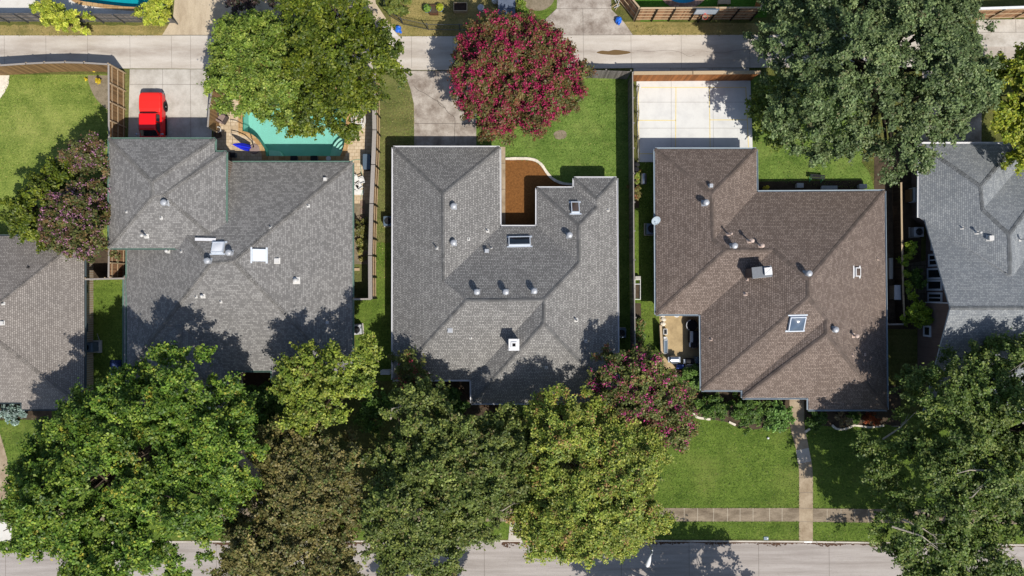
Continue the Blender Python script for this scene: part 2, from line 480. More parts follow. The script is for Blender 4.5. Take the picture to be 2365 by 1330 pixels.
# ------------------------------------------------------------------ alley and concrete
aj = [(x, 82, 158) for x in (-80, 10, 106, 202, 300, 396, 440, 548, 645, 742, 838, 950, 1046, 1142, 1238)] + [(x, 81, 158) for x in (1347, 1457, 1573, 1731, 1850, 1960, 2080, 2200, 2320)]
crack = crom([(1470, 117), (1500, 119), (1525, 117), (1545, 116), (1570, 120), (1590, 130), (1605, 127)], 3)
crack2 = crom([(1630, 119), (1670, 122), (1700, 116), (1730, 114)], 4)
alley_top = [(-3000, 83), (120, 82), (375, 82), (480, 82), (920, 84), (1180, 83), (1250, 82), (1462, 81), (2000, 80), (5300, 78)]
alley_bot = [(5300, 152), (2000, 155), (1460, 157), (1050, 162), (920, 161), (480, 159), (300, 158), (-3000, 158)]
sheet('alley', alley_top + alley_bot, 0.02, M['alley'], joints=[[(x, a + 1), (x + 1, b - 1)] for x, a, b in aj] + [crack, crack2], jmat=M['joint'], jw=0.022)
sheet('puddle', crom([(1378, 121), (1390, 117), (1405, 118), (1420, 115), (1440, 117), (1456, 120), (1450, 124), (1425, 127), (1400, 126), (1385, 124)], 4, True), 0.027, M['puddle'])
sheet('driveway', [(375, 81), (400, 40), (408, -60), (860, -60), (868, 8), (898, 52), (922, 83), (480, 81)], 0.024, M['drive_tan'], joints=[[(376, 81), (520, 81)]], jmat=M['joint'])
sheet('driveway', [(870, 58), (880, 42), (906, 66), (921, 84), (890, 84)], 0.030, M['concrete_pale'])
sheet('driveway', [(1288, -60), (1410, -60), (1412, 22), (1440, 50), (1462, 81), (1250, 82), (1256, 48), (1286, 20)], 0.024, M['drive_worn'],
      joints=[[(1285, 20), (1412, 20)], [(1346, 20), (1347, 82)], [(1250, 81.4), (1462, 80.6)]], jmat=M['joint'])
sheet('driveway', [(300, 160), (495, 160), (494, 205), (488, 335), (296, 335)], 0.024, M['drive'],
      joints=[[(300, 195), (492, 195)], [(376, 160), (377, 330)], [(440, 160), (441, 330)], [(300, 270), (488, 271)]], jmat=M['joint_soft'])
cr1 = crom([(957, 200), (965, 208), (980, 215), (1000, 228), (1020, 240), (1035, 260), (1050, 272), (1050, 300), (1049, 330)], 3)
cr2 = crom([(1010, 230), (1016, 243), (1030, 250)], 3)
sheet('driveway', [(932, 163), (1100, 163), (1100, 350), (957, 350), (956, 240), (948, 205)], 0.024, M['drive_worn'],
      joints=[cr1, cr2, [(958, 285), (1100, 286)], [(932, 164), (1100, 164)]], jmat=M['crack'], jw=0.03)
sheet('driveway', [(2255, 46), (2700, 40), (2700, 105), (2255, 108)], 0.024, M['drive'], joints=[[(2345, 46), (2346, 75)], [(2255, 75), (2500, 74)]], jmat=M['joint_soft'])
sheet('driveway', [(2130, 156), (2268, 155), (2266, 345), (2125, 345)], 0.024, M['drive_worn'], joints=[[(2200, 156), (2200, 345)], [(2130, 235), (2268, 235)]], jmat=M['joint'])
sheet('driveway', [(1463, 157.5), (1730, 157.5), (1730, 186), (1463, 186)], 0.022, M['drive'], joints=[[(1548, 158), (1548, 170)], [(1645, 158), (1645, 170)]], jmat=M['joint'])
L = 0.06
sheet('sports_court', [(1470, 186), (1733, 186), (1739, 374), (1474, 374)], 0.03, M['court'],
      joints=[[(1550, 187), (1550, 374)], [(1646, 187), (1648, 374)], [(1471, 236), (1734, 236)], [(1472, 296), (1736, 296)]],
      lines=[([[(1481, 202), (1722, 202)], [(1722, 201), (1730, 374)], [(1561, 202), (1560, 355)], [(1638, 202), (1640, 355)],
              [(1474, 278), (1561, 278)], [(1639, 277), (1725, 277)], [(1474, 200), (1476, 374)], [(1476, 355), (1730, 355)]], 0.065)],
      jmat=[M['joint_soft'], M['yellow_line']], jw=0.022)

# ------------------------------------------------------------------ lawns and beds behind the houses
sheet('lawn', [(-200, 172), (250, 172), (252, 600), (-200, 600)], 0.006, M['lawn_yellow'])
sheet('planting_bed', crom([(203, 174), (206, 195), (218, 222), (235, 242), (252, 256)], 5) + [(254, 174)], 0.012, M['soil_pale'])
sheet('patio', [(-60, 174), (22, 174), (20, 195), (10, 215), (0, 228), (-60, 240)], 0.02, M['stone_pale'])
sheet('lawn', [(252, 160), (300, 160), (296, 330), (252, 330)], 0.006, M['lawn_patchy'])
sheet('verge', [(-200, 58), (392, 58), (376, 81), (-200, 82)], 0.008, M['verge_dry'], edge=0.08)
sheet('verge', [(908, 60), (1262, 50), (1250, 82), (922, 83)], 0.008, M['verge_dry'])
sheet('verge', [(1440, 50), (1800, 54), (1800, 80), (1463, 81)], 0.008, M['verge_dry'])
sheet('lawn', [(890, -60), (1190, -60), (1190, 62), (905, 62)], 0.006, M['verge_dry'])
sheet('lawn', [(1192, -60), (1290, -60), (1286, 18), (1256, 48), (1192, 62)], 0.010, M['lawn_front'])
sheet('planting_bed', crom([(1210, -20), (1275, -20), (1278, 4), (1258, 22), (1232, 24), (1214, 14)], 4, True), 0.014, M['soil_pale'])
sheet('lawn', [(1436, -80), (1780, -80), (1770, 40), (1480, 50)], 0.006, M['turf'], holes=[grow(POOL_ROUND, 2)])
sheet('patio', [(-80, -140), (392, -140), (388, 34), (-80, 34)], 0.016, M['concrete_pale'], holes=[grow(POOL_FREE, 2)])
sheet('patio', [(494, 200), (866, 200), (858, 470), (815, 470), (815, 400), (494, 400)], 0.016, M['pavers'], holes=[grow(POOL_BACK, 1)])
sheet('lawn', [(866, 163), (932, 163), (948, 205), (956, 240), (957, 345), (910, 345), (910, 560), (866, 560)], 0.006, M['lawn_patchy'], edge=0.06)
sheet('lawn', [(866, 560), (912, 560), (912, 900), (820, 900), (820, 690), (866, 690)], 0.006, M['lawn_front'])
sheet('planting_bed', [(816, 452), (862, 452), (862, 690), (816, 690)], 0.008, M['soil_pale'])
sheet('lawn', [(816, 610), (858, 610), (858, 690), (816, 690)], 0.012, M['lawn_patchy'])
sheet('lawn', [(1100, 175), (1462, 175), (1462, 900), (1424, 900), (1424, 520), (1150, 520), (1150, 345), (1100, 345)], 0.006, M['lawn_lush'])
sheet('planting_bed', crom([(1280, 306), (1296, 300), (1308, 306), (1306, 318), (1290, 322), (1280, 316)], 3, True), 0.012, M['soil_pale'])
sheet('planting_bed', [(1167, 369)] + crom([(1167, 369), (1222, 370), (1245, 380), (1262, 402), (1276, 417), (1300, 426), (1335, 428)], 5)[1:] + [(1335, 540), (1150, 540)], 0.014, M['mulch'])
sheet('path', [(1152, 339), (1167, 339), (1167, 540), (1152, 540)], 0.03, M['walk'], joints=[[(1153, 377), (1167, 377)], [(1153, 437), (1167, 437)]], jmat=M['crack'])
sheet('lawn', [(1466, 374), (1530, 374), (1530, 900), (1466, 900)], 0.006, M['lawn_front'])
sheet('planting_bed', [(1467, 395), (1476, 395), (1476, 480), (1467, 480)], 0.010, M['soil'])
sheet('planting_bed', [(1467, 700), (1480, 700), (1484, 800), (1467, 800)], 0.010, M['soil'])
sheet('lawn', [(1734, 176), (2015, 176)] + crom([(1990, 375), (2008, 400), (2020, 440)], 4) + [(2020, 470), (1740, 470)], 0.006, M['lawn_lush'])
sheet('planting_bed', [(1752, 419), (1990, 416), (1990, 470), (1752, 470)], 0.011, M['soil'])  # dark sheet cut to the eave's cast shadow, shade put into the colour
sheet('planting_bed', [(2019, 330), (2130, 330), (2125, 760), (2040, 760), (2019, 440)], 0.009, M['soil'])
sheet('patio', [(2092, 610), (2145, 600), (2145, 710), (2092, 705)], 0.02, M['flag'])
sheet('lawn', [(205, 640), (292, 640), (292, 905), (205, 905)], 0.006, M['lawn_front'])
sheet('planting_bed', [(205, 575), (292, 575), (292, 645), (205, 645)], 0.008, M['soil'])
sheet('patio', [(1522, 715), (1640, 715), (1640, 851), (1528, 851)], 0.02, M['patio_sand'])

# ------------------------------------------------------------------ front yards, walks, sidewalk
sheet('lawn', [(-200, 945), (530, 945), (530, 1173), (-200, 1173)], 0.006, M['lawn_front'])
sheet('lawn', [(530, 880), (1530, 880), (1530, 1173), (530, 1173)], 0.006, M['ground'])
sheet('lawn', [(1510, 955), (1850, 955), (1850, 1173), (1510, 1173)], 0.010, M['lawn_front'])
sheet('lawn', [(1850, 955), (2500, 955), (2500, 1180), (1850, 1173)], 0.010, M['lawn_front'])
sheet('lawn', [(-200, 1203), (1850, 1203), (1850, 1246), (1500, 1245), (490, 1247), (-200, 1250)], 0.006, M['lawn_front'])
sheet('lawn', [(1850, 1205), (2500, 1210), (2500, 1256), (2365, 1254), (1850, 1247)], 0.006, M['lawn_front'])
swj = [[(x, 1173), (x, 1204)] for x in range(10, 1540, 32)] + [[(x, 1173), (x, 1204)] for x in (1580, 1611, 1648, 1680, 1709, 1739, 1777, 1806)] + [[(x, 1175), (x, 1206)] for x in range(1910, 2420, 32)]
sheet('sidewalk', [(-200, 1173), (1520, 1173), (1845, 1173), (1877, 1174), (2500, 1180), (2500, 1212), (1877, 1205), (1845, 1204), (-200, 1204)], 0.022, M['sidewalk'], joints=swj, jmat=M['joint_pale'], jw=0.03)
fl = crom([(1823, 918), (1823, 960), (1825, 985), (1832, 1015), (1840, 1045), (1845, 1090), (1845, 1173)], 5) + [(1845, 1248)]
fr = crom([(1857, 918), (1857, 960), (1858, 985), (1867, 1030), (1873, 1060), (1877, 1100), (1877, 1174)], 5) + [(1877, 1249)]
sheet('front_walk', fl + fr[::-1], 0.028, M['walk'], joints=[[(1825, 1003), (1860, 1002)], [(1845, 1103), (1877, 1103)], [(1845, 1137), (1877, 1137)], [(1845, 1173), (1877, 1174)], [(1845, 1204), (1877, 1205)]], jmat=M['joint'], jw=0.025)
sheet('front_walk', [(1838, 1040), (1867, 1034), (1873, 1065), (1843, 1071)], 0.036, M['walk_new'])
sheet('front_walk', [(549, 850), (562, 850), (561, 905), (548, 930)], 0.028, M['walk_new'])
sheet('front_walk', crom([(535, 960), (532, 1010), (542, 1060), (575, 1100), (582, 1173)], 4) + crom([(612, 1173), (605, 1090), (572, 1058), (566, 1010), (560, 960)], 4), 0.028, M['walk'])
sheet('front_walk', [(-200, 1010), (-20, 990)] + crom([(0, 1000), (12, 1040), (22, 1085), (20, 1130), (10, 1173)], 4) + [(-200, 1173)], 0.028, M['walk'])
sheet('driveway', [(-200, 1204.5), (28, 1204.5), (26, 1250), (-200, 1251)], 0.024, M['concrete_pale'])
sheet('front_walk', [(1178, 1204.5), (1222, 1204.5), (1226, 1247), (1174, 1247)], 0.03, M['walk_new'])
bedf = crom([(1560, 880), (1600, 950), (1608, 962), (1640, 968), (1680, 975), (1700, 985), (1740, 992), (1775, 985), (1800, 992), (1822, 990)], 4)
sheet('planting_bed', bedf + [(1822, 890), (1560, 850)], 0.016, M['soil'])
bedr = crom([(1858, 985), (1880, 982), (1920, 985), (1935, 992), (1955, 990), (1975, 982), (2000, 985), (2045, 980), (2080, 990)], 4)
sheet('planting_bed', bedr + [(2080, 890), (1858, 890)], 0.016, M['soil'])
sheet('planting_bed', [(553, 850), (640, 850), (660, 960), (560, 960)], 0.016, M['soil'])
sheet('planting_bed', [(1000, 870), (1110, 870), (1240, 925), (1240, 960), (1080, 965), (1000, 920)], 0.014, M['soil'])
sheet('planting_bed', [(-80, 920), (120, 940), (120, 972), (40, 968), (-80, 975)], 0.014, M['soil'])

# stone edging round the beds: one kerb of pale stones each, part of the ground works
def edging(pts, w, h, mat, name='bed_edging'):
    mb = MB(); q = [PV(*p) for p in pts]
    for a, b in zip(q[:-1], q[1:]):
        d = b - a
        if d.length < 0.02: continue
        k = max(1, int(d.length / 0.3))
        for i in range(k):
            c = a + d * ((i + 0.5) / k)
            mb.box((c.x, c.y, h / 2), (d.length / k * 0.98, w * random.uniform(0.85, 1.1), h * random.uniform(0.85, 1.15)), math.atan2(d.y, d.x), 0, random.uniform(0.8, 1.1))
    return tag(mb.build(name, mat), kind='structure')
edging(crom([(1167, 367), (1222, 367), (1247, 377), (1264, 400), (1279, 415), (1302, 424), (1333, 426)], 4), 0.22, 0.12, M['stone_pale'])
edging(crom([(1600, 950), (1608, 962), (1624, 966), (1640, 968)], 4), 0.2, 0.12, M['stone_pale'])
edging(crom([(1683, 974), (1698, 981)], 3), 0.2, 0.12, M['stone_pale'])
edging(crom([(1770, 986), (1780, 980)], 3), 0.2, 0.12, M['stone_pale'])
edging(crom([(1921, 981), (1930, 989), (1945, 991), (1960, 987), (1972, 982), (1990, 984), (2010, 986), (2040, 982)], 3), 0.18, 0.12, M['stone_pale'])
edging(crom([(1859, 997), (1866, 992), (1870, 990)], 3), 0.2, 0.1, M['stone_pale'])
edging(crom([(1040, 885), (1060, 895), (1080, 915), (1110, 935), (1135, 944)], 3), 0.1, 0.1, M['litter'])

# fallen leaves along the kerb: nobody could count them
rng = np.random.default_rng(5)
mb = MB()
for x0, x1, n, w in ((480, 540, 160, 0.4), (780, 860, 200, 0.55), (1160, 1200, 100, 0.4), (1500, 1960, 900, 0.3), (1960, 2400, 500, 0.45), (0, 100, 120, 0.25)):
    for _ in range(n):
        px = rng.uniform(x0, x1); ky = np.interp(px, [p[0] for p in KERB], [p[1] for p in KERB])
        X, Y, _z = P(px, ky); Y -= 0.17 + 0.45 * abs(rng.normal(0, w * (0.6 + 0.4 * math.sin(px * 0.05))))
        a = rng.uniform(0, 6.28); r = rng.uniform(0.05, 0.11); z = -0.112 + rng.uniform(0, 0.01)
        mb.add([(X + r * math.cos(a + k), Y + r * 0.6 * math.sin(a + k), z + rng.uniform(0, 0.02)) for k in (0, 1.5, 3.1, 4.7)], [(0, 1, 2, 3)], 0, rng.uniform(0.5, 1.3))
tag(mb.build('leaf_litter', M['litter']), kind='stuff')
# ------------------------------------------------------------------ houses
M['sh_h1'] = shingle('grey tan shingles', C(172, 165, 158), C(144, 137, 131), C(112, 106, 101), 0.24, 0.14, gap=0.020, blend=0.35)
M['sh_h2'] = shingle('grey blended shingles', C(158, 156, 153), C(126, 124, 122), C(104, 103, 102), 0.23, 0.145, gap=0.012, blend=0.45)
M['sh_h3'] = shingle('grey shingles', C(172, 170, 166), C(138, 136, 133), C(98, 97, 96), 0.24, 0.15, gap=0.022, blend=0.4)
M['sh_h4'] = shingle('brown shingles', C(154, 139, 129), C(124, 110, 101), C(86, 75, 69), 0.24, 0.145, gap=0.018, blend=0.35)
M['sh_h5'] = shingle('blue grey shingles', C(166, 170, 171), C(138, 143, 147), C(112, 116, 122), 0.26, 0.145, gap=0.015, blend=0.4)
M['cap_h1'] = wood('grey tan ridge shingles', C(184, 177, 170), C(160, 152, 145))
M['cap_h2'] = wood('pale ridge shingles', C(178, 175, 171), C(152, 149, 145))
M['cap_h3'] = wood('grey ridge shingles', C(164, 163, 161), C(138, 137, 136))
M['cap_h4'] = wood('brown ridge shingles', C(164, 149, 139), C(136, 121, 112))
M['cap_h5'] = wood('blue grey ridge shingles', C(168, 171, 172), C(144, 148, 152))
M['gut_teal'] = plain('green gutter', C(112, 142, 130), 0.5, var=0.15)
M['gut_white'] = plain('white gutter', C(226, 226, 228), 0.5, var=0.06)
M['gut_blue'] = plain('pale gutter', C(172, 186, 196), 0.5, var=0.1)
M['gut_dark'] = plain('dark gutter', C(84, 96, 100), 0.5)
M['brick'] = pavers('red brown brick', C(150, 112, 92), C(120, 88, 72), C(160, 150, 138), 0.3, 0.1)
M['brick_tan'] = pavers('tan brick', C(186, 158, 126), C(160, 130, 100), C(190, 180, 164), 0.3, 0.1)
M['brick_brown'] = pavers('brown brick', C(124, 106, 98), C(108, 92, 86), C(116, 100, 94), 0.3, 0.1)
M['white_trim'] = plain('white trim', C(214, 222, 232), 0.5, var=0.05)  # white with the blue tint of shade put into its colour
M['white_paint'] = plain('white paint', C(236, 236, 236), 0.5, var=0.05)
M['dark_glass'] = glass('dark window glass', C(34, 42, 50), 0.06)
M['sky_glass'] = glass('skylight dome', C(92, 108, 128), 0.12)
M['amber_glass'] = glass('tinted skylight pane', C(98, 82, 70), 0.15)
M['white_dome'] = plain('milky skylight dome', C(244, 246, 250), 0.25, var=0.02, spec=0.5)
M['galv'] = plain('galvanised metal', C(186, 189, 194), 0.45, 0.2, 0.12)
M['white_metal'] = plain('white vent metal', C(218, 216, 212), 0.5, 0.0, 0.05)
M['pink_metal'] = plain('beige vent metal', C(212, 190, 176), 0.5, 0.0, 0.06)
M['lead'] = plain('dark flashing', C(66, 64, 64), 0.6, 0.2)
M['blue_cap'] = plain('grey chimney flashing', C(120, 124, 130), 0.5)
M['dark_hole'] = plain('flue opening', C(14, 13, 13), 0.9)  # flat black stands in for the unlit inside of pipes, flues and fans
M['garage_door'] = plain('garage door', C(206, 200, 190), 0.6, var=0.05)
M['door_wood'] = plain('door', C(112, 70, 48), 0.5)

def inset(poly, d):
    n = len(poly)
    A = sum(poly[i][0] * poly[(i + 1) % n][1] - poly[(i + 1) % n][0] * poly[i][1] for i in range(n))
    if A < 0: poly = poly[::-1]
    pts = []
    for p in poly:                       # drop points lying on a straight run
        pts.append(p)
    out = []
    for i in range(n):
        a, b, c = (Vector(pts[i - 1][:2]), Vector(pts[i][:2]), Vector(pts[(i + 1) % n][:2]))
        d1 = (b - a).normalized(); d2 = (c - b).normalized()
        n1 = Vector((-d1.y, d1.x)); n2 = Vector((-d2.y, d2.x))
        k = 1 + n1.dot(n2)
        m = (n1 + n2) / max(k, 0.35)
        out.append((b.x + m.x * d, b.y + m.y * d))
    return out

CAMP = Vector((0, 0, H))
class Roof:
    def __init__(s, root, name, faces, ze, pitch, mat, cap, gut, zfix=None, capw=0.34, gutters=True, label=None, gutw=0.13):
        zfix = zfix or {}
        keys = []; 
        for f in faces:
            for k in f:
                if k not in keys: keys.append(k)
        eave = {k: zfix.get(k, ze) for f in faces for k in f[:2]}
        for k in zfix: eave[k] = zfix[k]
        z = {k: eave.get(k, ze + 2.0) for k in keys}
        for _ in range(8):
            for k in keys:
                if k in eave: continue
                est = []
                for f in faces:
                    if k in f:
                        a = PV(*f[0], eave[f[0]]); b = PV(*f[1], eave[f[1]]); p = PV(*k, z[k])
                        d = (b - a).xy.normalized(); q = (p - a).xy
                        est.append(ze + pitch * abs(d.x * q.y - d.y * q.x))
                z[k] = sum(est) / len(est)
        s.z = z
        V = {k: PV(*k, z[k]) for k in keys}
        s.V = V; T = 0.16
        s.root = root
        mb = MB(); F = []
        for f in faces:
            vs = [V[k] for k in f]
            n = Vector((0, 0, 0))
            for i in range(len(vs)): n += (vs[i] - vs[0]).cross(vs[(i + 1) % len(vs)] - vs[0])
            g = list(f)
            if n.z < 0: g = g[::-1]; n = -n
            n.normalize(); F.append((g, n))
            # rows run along this face's own eave
            u = Vector((0, 0, 1)).cross(n); u.z = 0; u.normalize()
            ax = Vector((1, 0, 0)) if abs(u.x) > abs(u.y) else Vector((0, 1, 0))
            u = ax if ax.dot(u) > 0 else -ax
            w = n.cross(u)
            vv = [V[k] for k in g]
            tr = [tuple(t) for t in tessellate_polygon([[Vector((p.x, p.y, 0)) for p in vv]])]
            tr = [t if (vv[t[1]] - vv[t[0]]).cross(vv[t[2]] - vv[t[0]]).z > 0 else (t[0], t[2], t[1]) for t in tr]
            mb.add(vv, tr, 0, 1.0, [[(vv[k].dot(u), vv[k].dot(w)) for k in t] for t in tr])
            mb.add([p - Vector((0, 0, T)) for p in vv], [t[::-1] for t in tr], 1)
        edges = {}
        for fi, (g, n) in enumerate(F):
            for i in range(len(g)):
                a, b = g[i], g[(i + 1) % len(g)]
                edges.setdefault(frozenset((a, b)), []).append((a, b, fi))
        s.boundary = []
        for e, l in edges.items():
            if len(l) == 1:
                a, b, fi = l[0]; s.boundary.append((a, b))
                A, B = V[a], V[b]; D = Vector((0, 0, T))
                mb.add([A - D, B - D, B, A], [(0, 1, 2, 3)], 1)
        s.obj = mb.build(name, [mat, gut], root)
        if label: s.obj['label'] = label
        # ridge and hip caps: overlapping tabs along every convex edge
        for e, l in edges.items():
            cb = MB()
            if len(l) != 2: continue
            (a, b, f1), (_, _, f2) = l
            A, B = V[a], V[b]; n1, n2 = F[f1][1], F[f2][1]
            c2 = sum((V[k] for k in F[f2][0]), Vector()) / len(F[f2][0])
            if (c2 - A).dot(n1) > -0.02: continue
            d = (B - A); Lh = d.length; d.normalize()
            s1 = n1.cross(d); s1 = -s1 if s1.dot(sum((V[k] for k in F[f1][0]), Vector()) / len(F[f1][0]) - A) < 0 else s1
            s2 = n2.cross(d); s2 = -s2 if s2.dot(c2 - A) < 0 else s2
            k = max(1, int(Lh / 0.36)); up = (n1 + n2).normalized()
            if A.z > B.z: A, B, d = B, A, -d
            for i in range(k):
                p = A + d * (Lh * i / k); q = A + d * (Lh * (i + 1) / k + 0.03)
                h0, h1 = 0.034, 0.016
                w = capw / 2 * random.uniform(0.92, 1.08)
                vs = [p + s1 * w + n1 * h0, p + up * (h0 + 0.006), p + s2 * w + n2 * h0, q + s1 * w + n1 * h1, q + up * (h1 + 0.006), q + s2 * w + n2 * h1]
                r = random.uniform(0.8, 1.15)
                cb.add(vs, [(0, 1, 4, 3), (1, 2, 5, 4), (0, 3, 4, 1), (1, 4, 5, 2), (0, 1, 2)], 0, r)
            if cb.f: cb.build('ridge_cap', cap, s.obj)
        if gutters:
            for a, b in s.boundary:
                gb = MB()
                A, B = V[a], V[b]
                if abs(A.z - B.z) > 0.6: continue
                d = (B - A); Lh = d.length
                if Lh < 0.2: continue
                d.normalize(); o = Vector((d.y, -d.x, 0))      # outward for a ccw boundary
                W = gutw
                q = [A, B]
                for off, zz0, zz1, th in ((W, -0.13, 0.0, 0.028),):
                    for (p0, p1, h0, h1) in ((0.0, W, -0.14, -0.115), (W - th, W, -0.115, -0.005)):
                        vs = []
                        for p in q:
                            for oo in (p0 + 0.003, p1):
                                for hh in (h0, h1): vs.append(p + o * oo + Vector((0, 0, hh)))
                        gb.add(vs, [(0, 1, 3, 2), (4, 6, 7, 5), (0, 4, 5, 1), (2, 3, 7, 6), (1, 5, 7, 3), (0, 2, 6, 4)])
                gb.build('gutter', gut, root)
        s.bvh = BVHTree.FromPolygons([V[k] for k in keys], [[keys.index(k) for k in g] for g, _ in F])
    def outline(s):
        nxt = {a: b for a, b in s.boundary}
        k0 = s.boundary[0][0]; out = [k0]; k = nxt[k0]
        while k != k0: out.append(k); k = nxt[k]
        return [tuple(s.V[k].xy) for k in out]
    def hit(s, px, py, dz=0.0):
        t = PV(px, py, 0)
        d = (t - CAMP).normalized()
        p, n, i, dist = s.bvh.ray_cast(CAMP, d)
        if p is None: return None, None
        if dz:       # the visible top of the fitting is dz above the roof: shift its foot inwards
            q = CAMP + d * ((H - (p.z + dz)) / -d.z)
            p2, n2, _, _ = s.bvh.ray_cast(Vector((q.x, q.y, 50)), Vector((0, 0, -1)))
            if p2: p, n = p2, n2
        return p, n
    # ---- fittings
    def turbine(s, px, py, h=0.6, label=None):
        p, n = s.hit(px, py, h)
        mb = MB(); R = n.to_track_quat('Z', 'X').to_matrix()
        mb.box(p + n * 0.012, (0.5, 0.5, 0.02), M=R)
        mb.lathe(p, [(0.2, 0), (0.17, h * 0.35), (0.17, h * 0.5)], 14)
        c = p + Vector((0, 0, h * 0.5))
        mb.lathe(c, [(0.19, 0.0), (0.25, 0.07), (0.28, 0.15), (0.255, 0.24), (0.18, 0.3)], 28, 0, 1, None, 0.10)
        mb.lathe(c + Vector((0, 0, 0.3)), [(0.2, 0), (0.14, 0.025), (0.06, 0.05), (0.02, 0.055)], 20)
        return mb.build('turbine_vent', M['galv'], s.obj)
    def pipe(s, px, py, r=0.05, h=0.35, mat='white_metal', cone=True, capr=0.0, name='vent_pipe'):
        p, n = s.hit(px, py, 0.1)
        mb = MB(); R = n.to_track_quat('Z', 'X').to_matrix()
        mb.box(p + n * 0.01, (r * 5.2, r * 5.2, 0.016), M=R)
        if cone: mb.lathe(p, [(r * 2.0, 0.0), (r * 1.1, 0.12)], 12)
        mb.lathe(p - Vector((0, 0, 0.05)), [(r, 0), (r, h + 0.05)], 12)
        mb.lathe(p + Vector((0, 0, h)), [(r * 0.8, 0), (r * 0.8, 0.003)], 12, 1)
        if capr: mb.lathe(p + Vector((0, 0, h + 0.03)), [(capr, 0), (capr * 1.02, 0.05), (capr * 0.6, 0.1), (0.02, 0.13)], 16)
        return mb.build(name, [M[mat], M['dark_hole']], s.obj)
    def hood(s, px, py, w=0.36, h=0.2, mat='galv'):
        p, n = s.hit(px, py, h)
        mb = MB(); R = n.to_track_quat('Z', 'X').to_matrix()
        mb.box(p + n * 0.01, (w * 1.25, w * 1.25, 0.016), M=Matrix.Rotation(0, 3, 'Z') @ R)
        mb.box(p + Vector((0, 0, h * 0.35)), (w * 0.8, w * 0.8, h * 0.7))
        mb.rbox(p + Vector((0, 0, h * 0.85)), (w, w, h * 0.3), 0.03)
        return mb.build('box_vent', M[mat], s.obj)
    def skylight(s, px, py, w, d, pane='dark_glass', frame='white_trim', h=0.22, label=None, dome=0.06):
        p, n = s.hit(px, py, h)
        up = Vector((-n.x, -n.y, 0)); up = up.normalized()
        u = Vector((up.y, -up.x, 0)); w_ = n.cross(u)
        if abs(u.y) > abs(u.x): pass
        R = Matrix((u, w_, n)).transposed()
        sk = empty('skylight', p)
        sk.location = p - wloc(s.root); sk.parent = s.root
        if label: sk['label'] = label
        t = 0.07
        fr = MB()
        for sx, sy, bw, bd in ((0, 1, w, t), (0, -1, w, t), (1, 0, t, d - 2 * t), (-1, 0, t, d - 2 * t)):
            c = p + R @ Vector((sx * (w - t) / 2, sy * (d - t) / 2, h / 2 - 0.05)); fr.box(c, (bw, bd, h + 0.1), M=R)
        fr.box(p + R @ Vector((0, -d / 2 - 0.08, 0.02)), (w + 0.3, 0.15, 0.03), M=R)
        fr.box(p + R @ Vector((0, d / 2 + 0.06, 0.02)), (w + 0.3, 0.12, 0.03), M=R)
        fr.build('frame', M[frame], sk)
        pn = MB(); K = 7; vs = []; fs = []
        for i in range(K):
            for j in range(K):
                a = i / (K - 1) * 2 - 1; b = j / (K - 1) * 2 - 1
                vs.append(p + R @ Vector((a * (w / 2 - t), b * (d / 2 - t), h - 0.02 + dome * (1 - a * a) * (1 - b * b))))
        for i in range(K - 1):
            for j in range(K - 1): fs.append((i * K + j, (i + 1) * K + j, (i + 1) * K + j + 1, i * K + j + 1))
        pn.add(vs, fs).build('pane', M[pane], sk, smooth=True)
        return sk

def walls(root, outline, z1, mat, d=0.5, name='wall'):
    q = inset(outline, d); mb = MB()
    mb.prism(q, -0.02, z1, 0)
    return mb.build(name, mat, root), q

def wall_panel(root, name, a, b, t0, t1, z0, z1, mats, out=0.03, label=None, frame=0.09, mullions=1, split=0):
    """window or door set on the wall run a-b between fractions t0..t1"""
    A = Vector((a[0], a[1], 0)); B = Vector((b[0], b[1], 0)); d = (B - A); L = d.length; d.normalize()
    o = Vector((d.y, -d.x, 0)); c = A + d * L * (t0 + t1) / 2; w = L * (t1 - t0)
    rz = math.atan2(d.y, d.x)
    fr = MB(); h = z1 - z0
    for x, z, sx, sz in ((0, z0 + frame / 2, w, frame), (0, z1 - frame / 2, w, frame), (-w / 2 + frame / 2, (z0 + z1) / 2, frame, h - 2 * frame), (w / 2 - frame / 2, (z0 + z1) / 2, frame, h - 2 * frame)) + \
        tuple((-w / 2 + w * (k + 1) / (mullions + 1), (z0 + z1) / 2, frame * 0.6, h - 2 * frame) for k in range(mullions)) + tuple((0, z0 + h * 0.5, w - 2 * frame, frame * 1.6) for _ in range(split)):
        p = c + d * x + o * (out / 2); fr.box((p.x, p.y, z), (sx, out * 2.4, sz), rz)
    f = fr.build(name, mats[0], root)
    if label: f['label'] = label
    pn = MB(); p = c + o * (out * 0.4); pn.box((p.x, p.y, (z0 + z1) / 2), (w - frame, out, h - frame), rz)
    pn.build('pane' if name != 'door' and name != 'garage_door' else 'panel', mats[1], f)
    return f

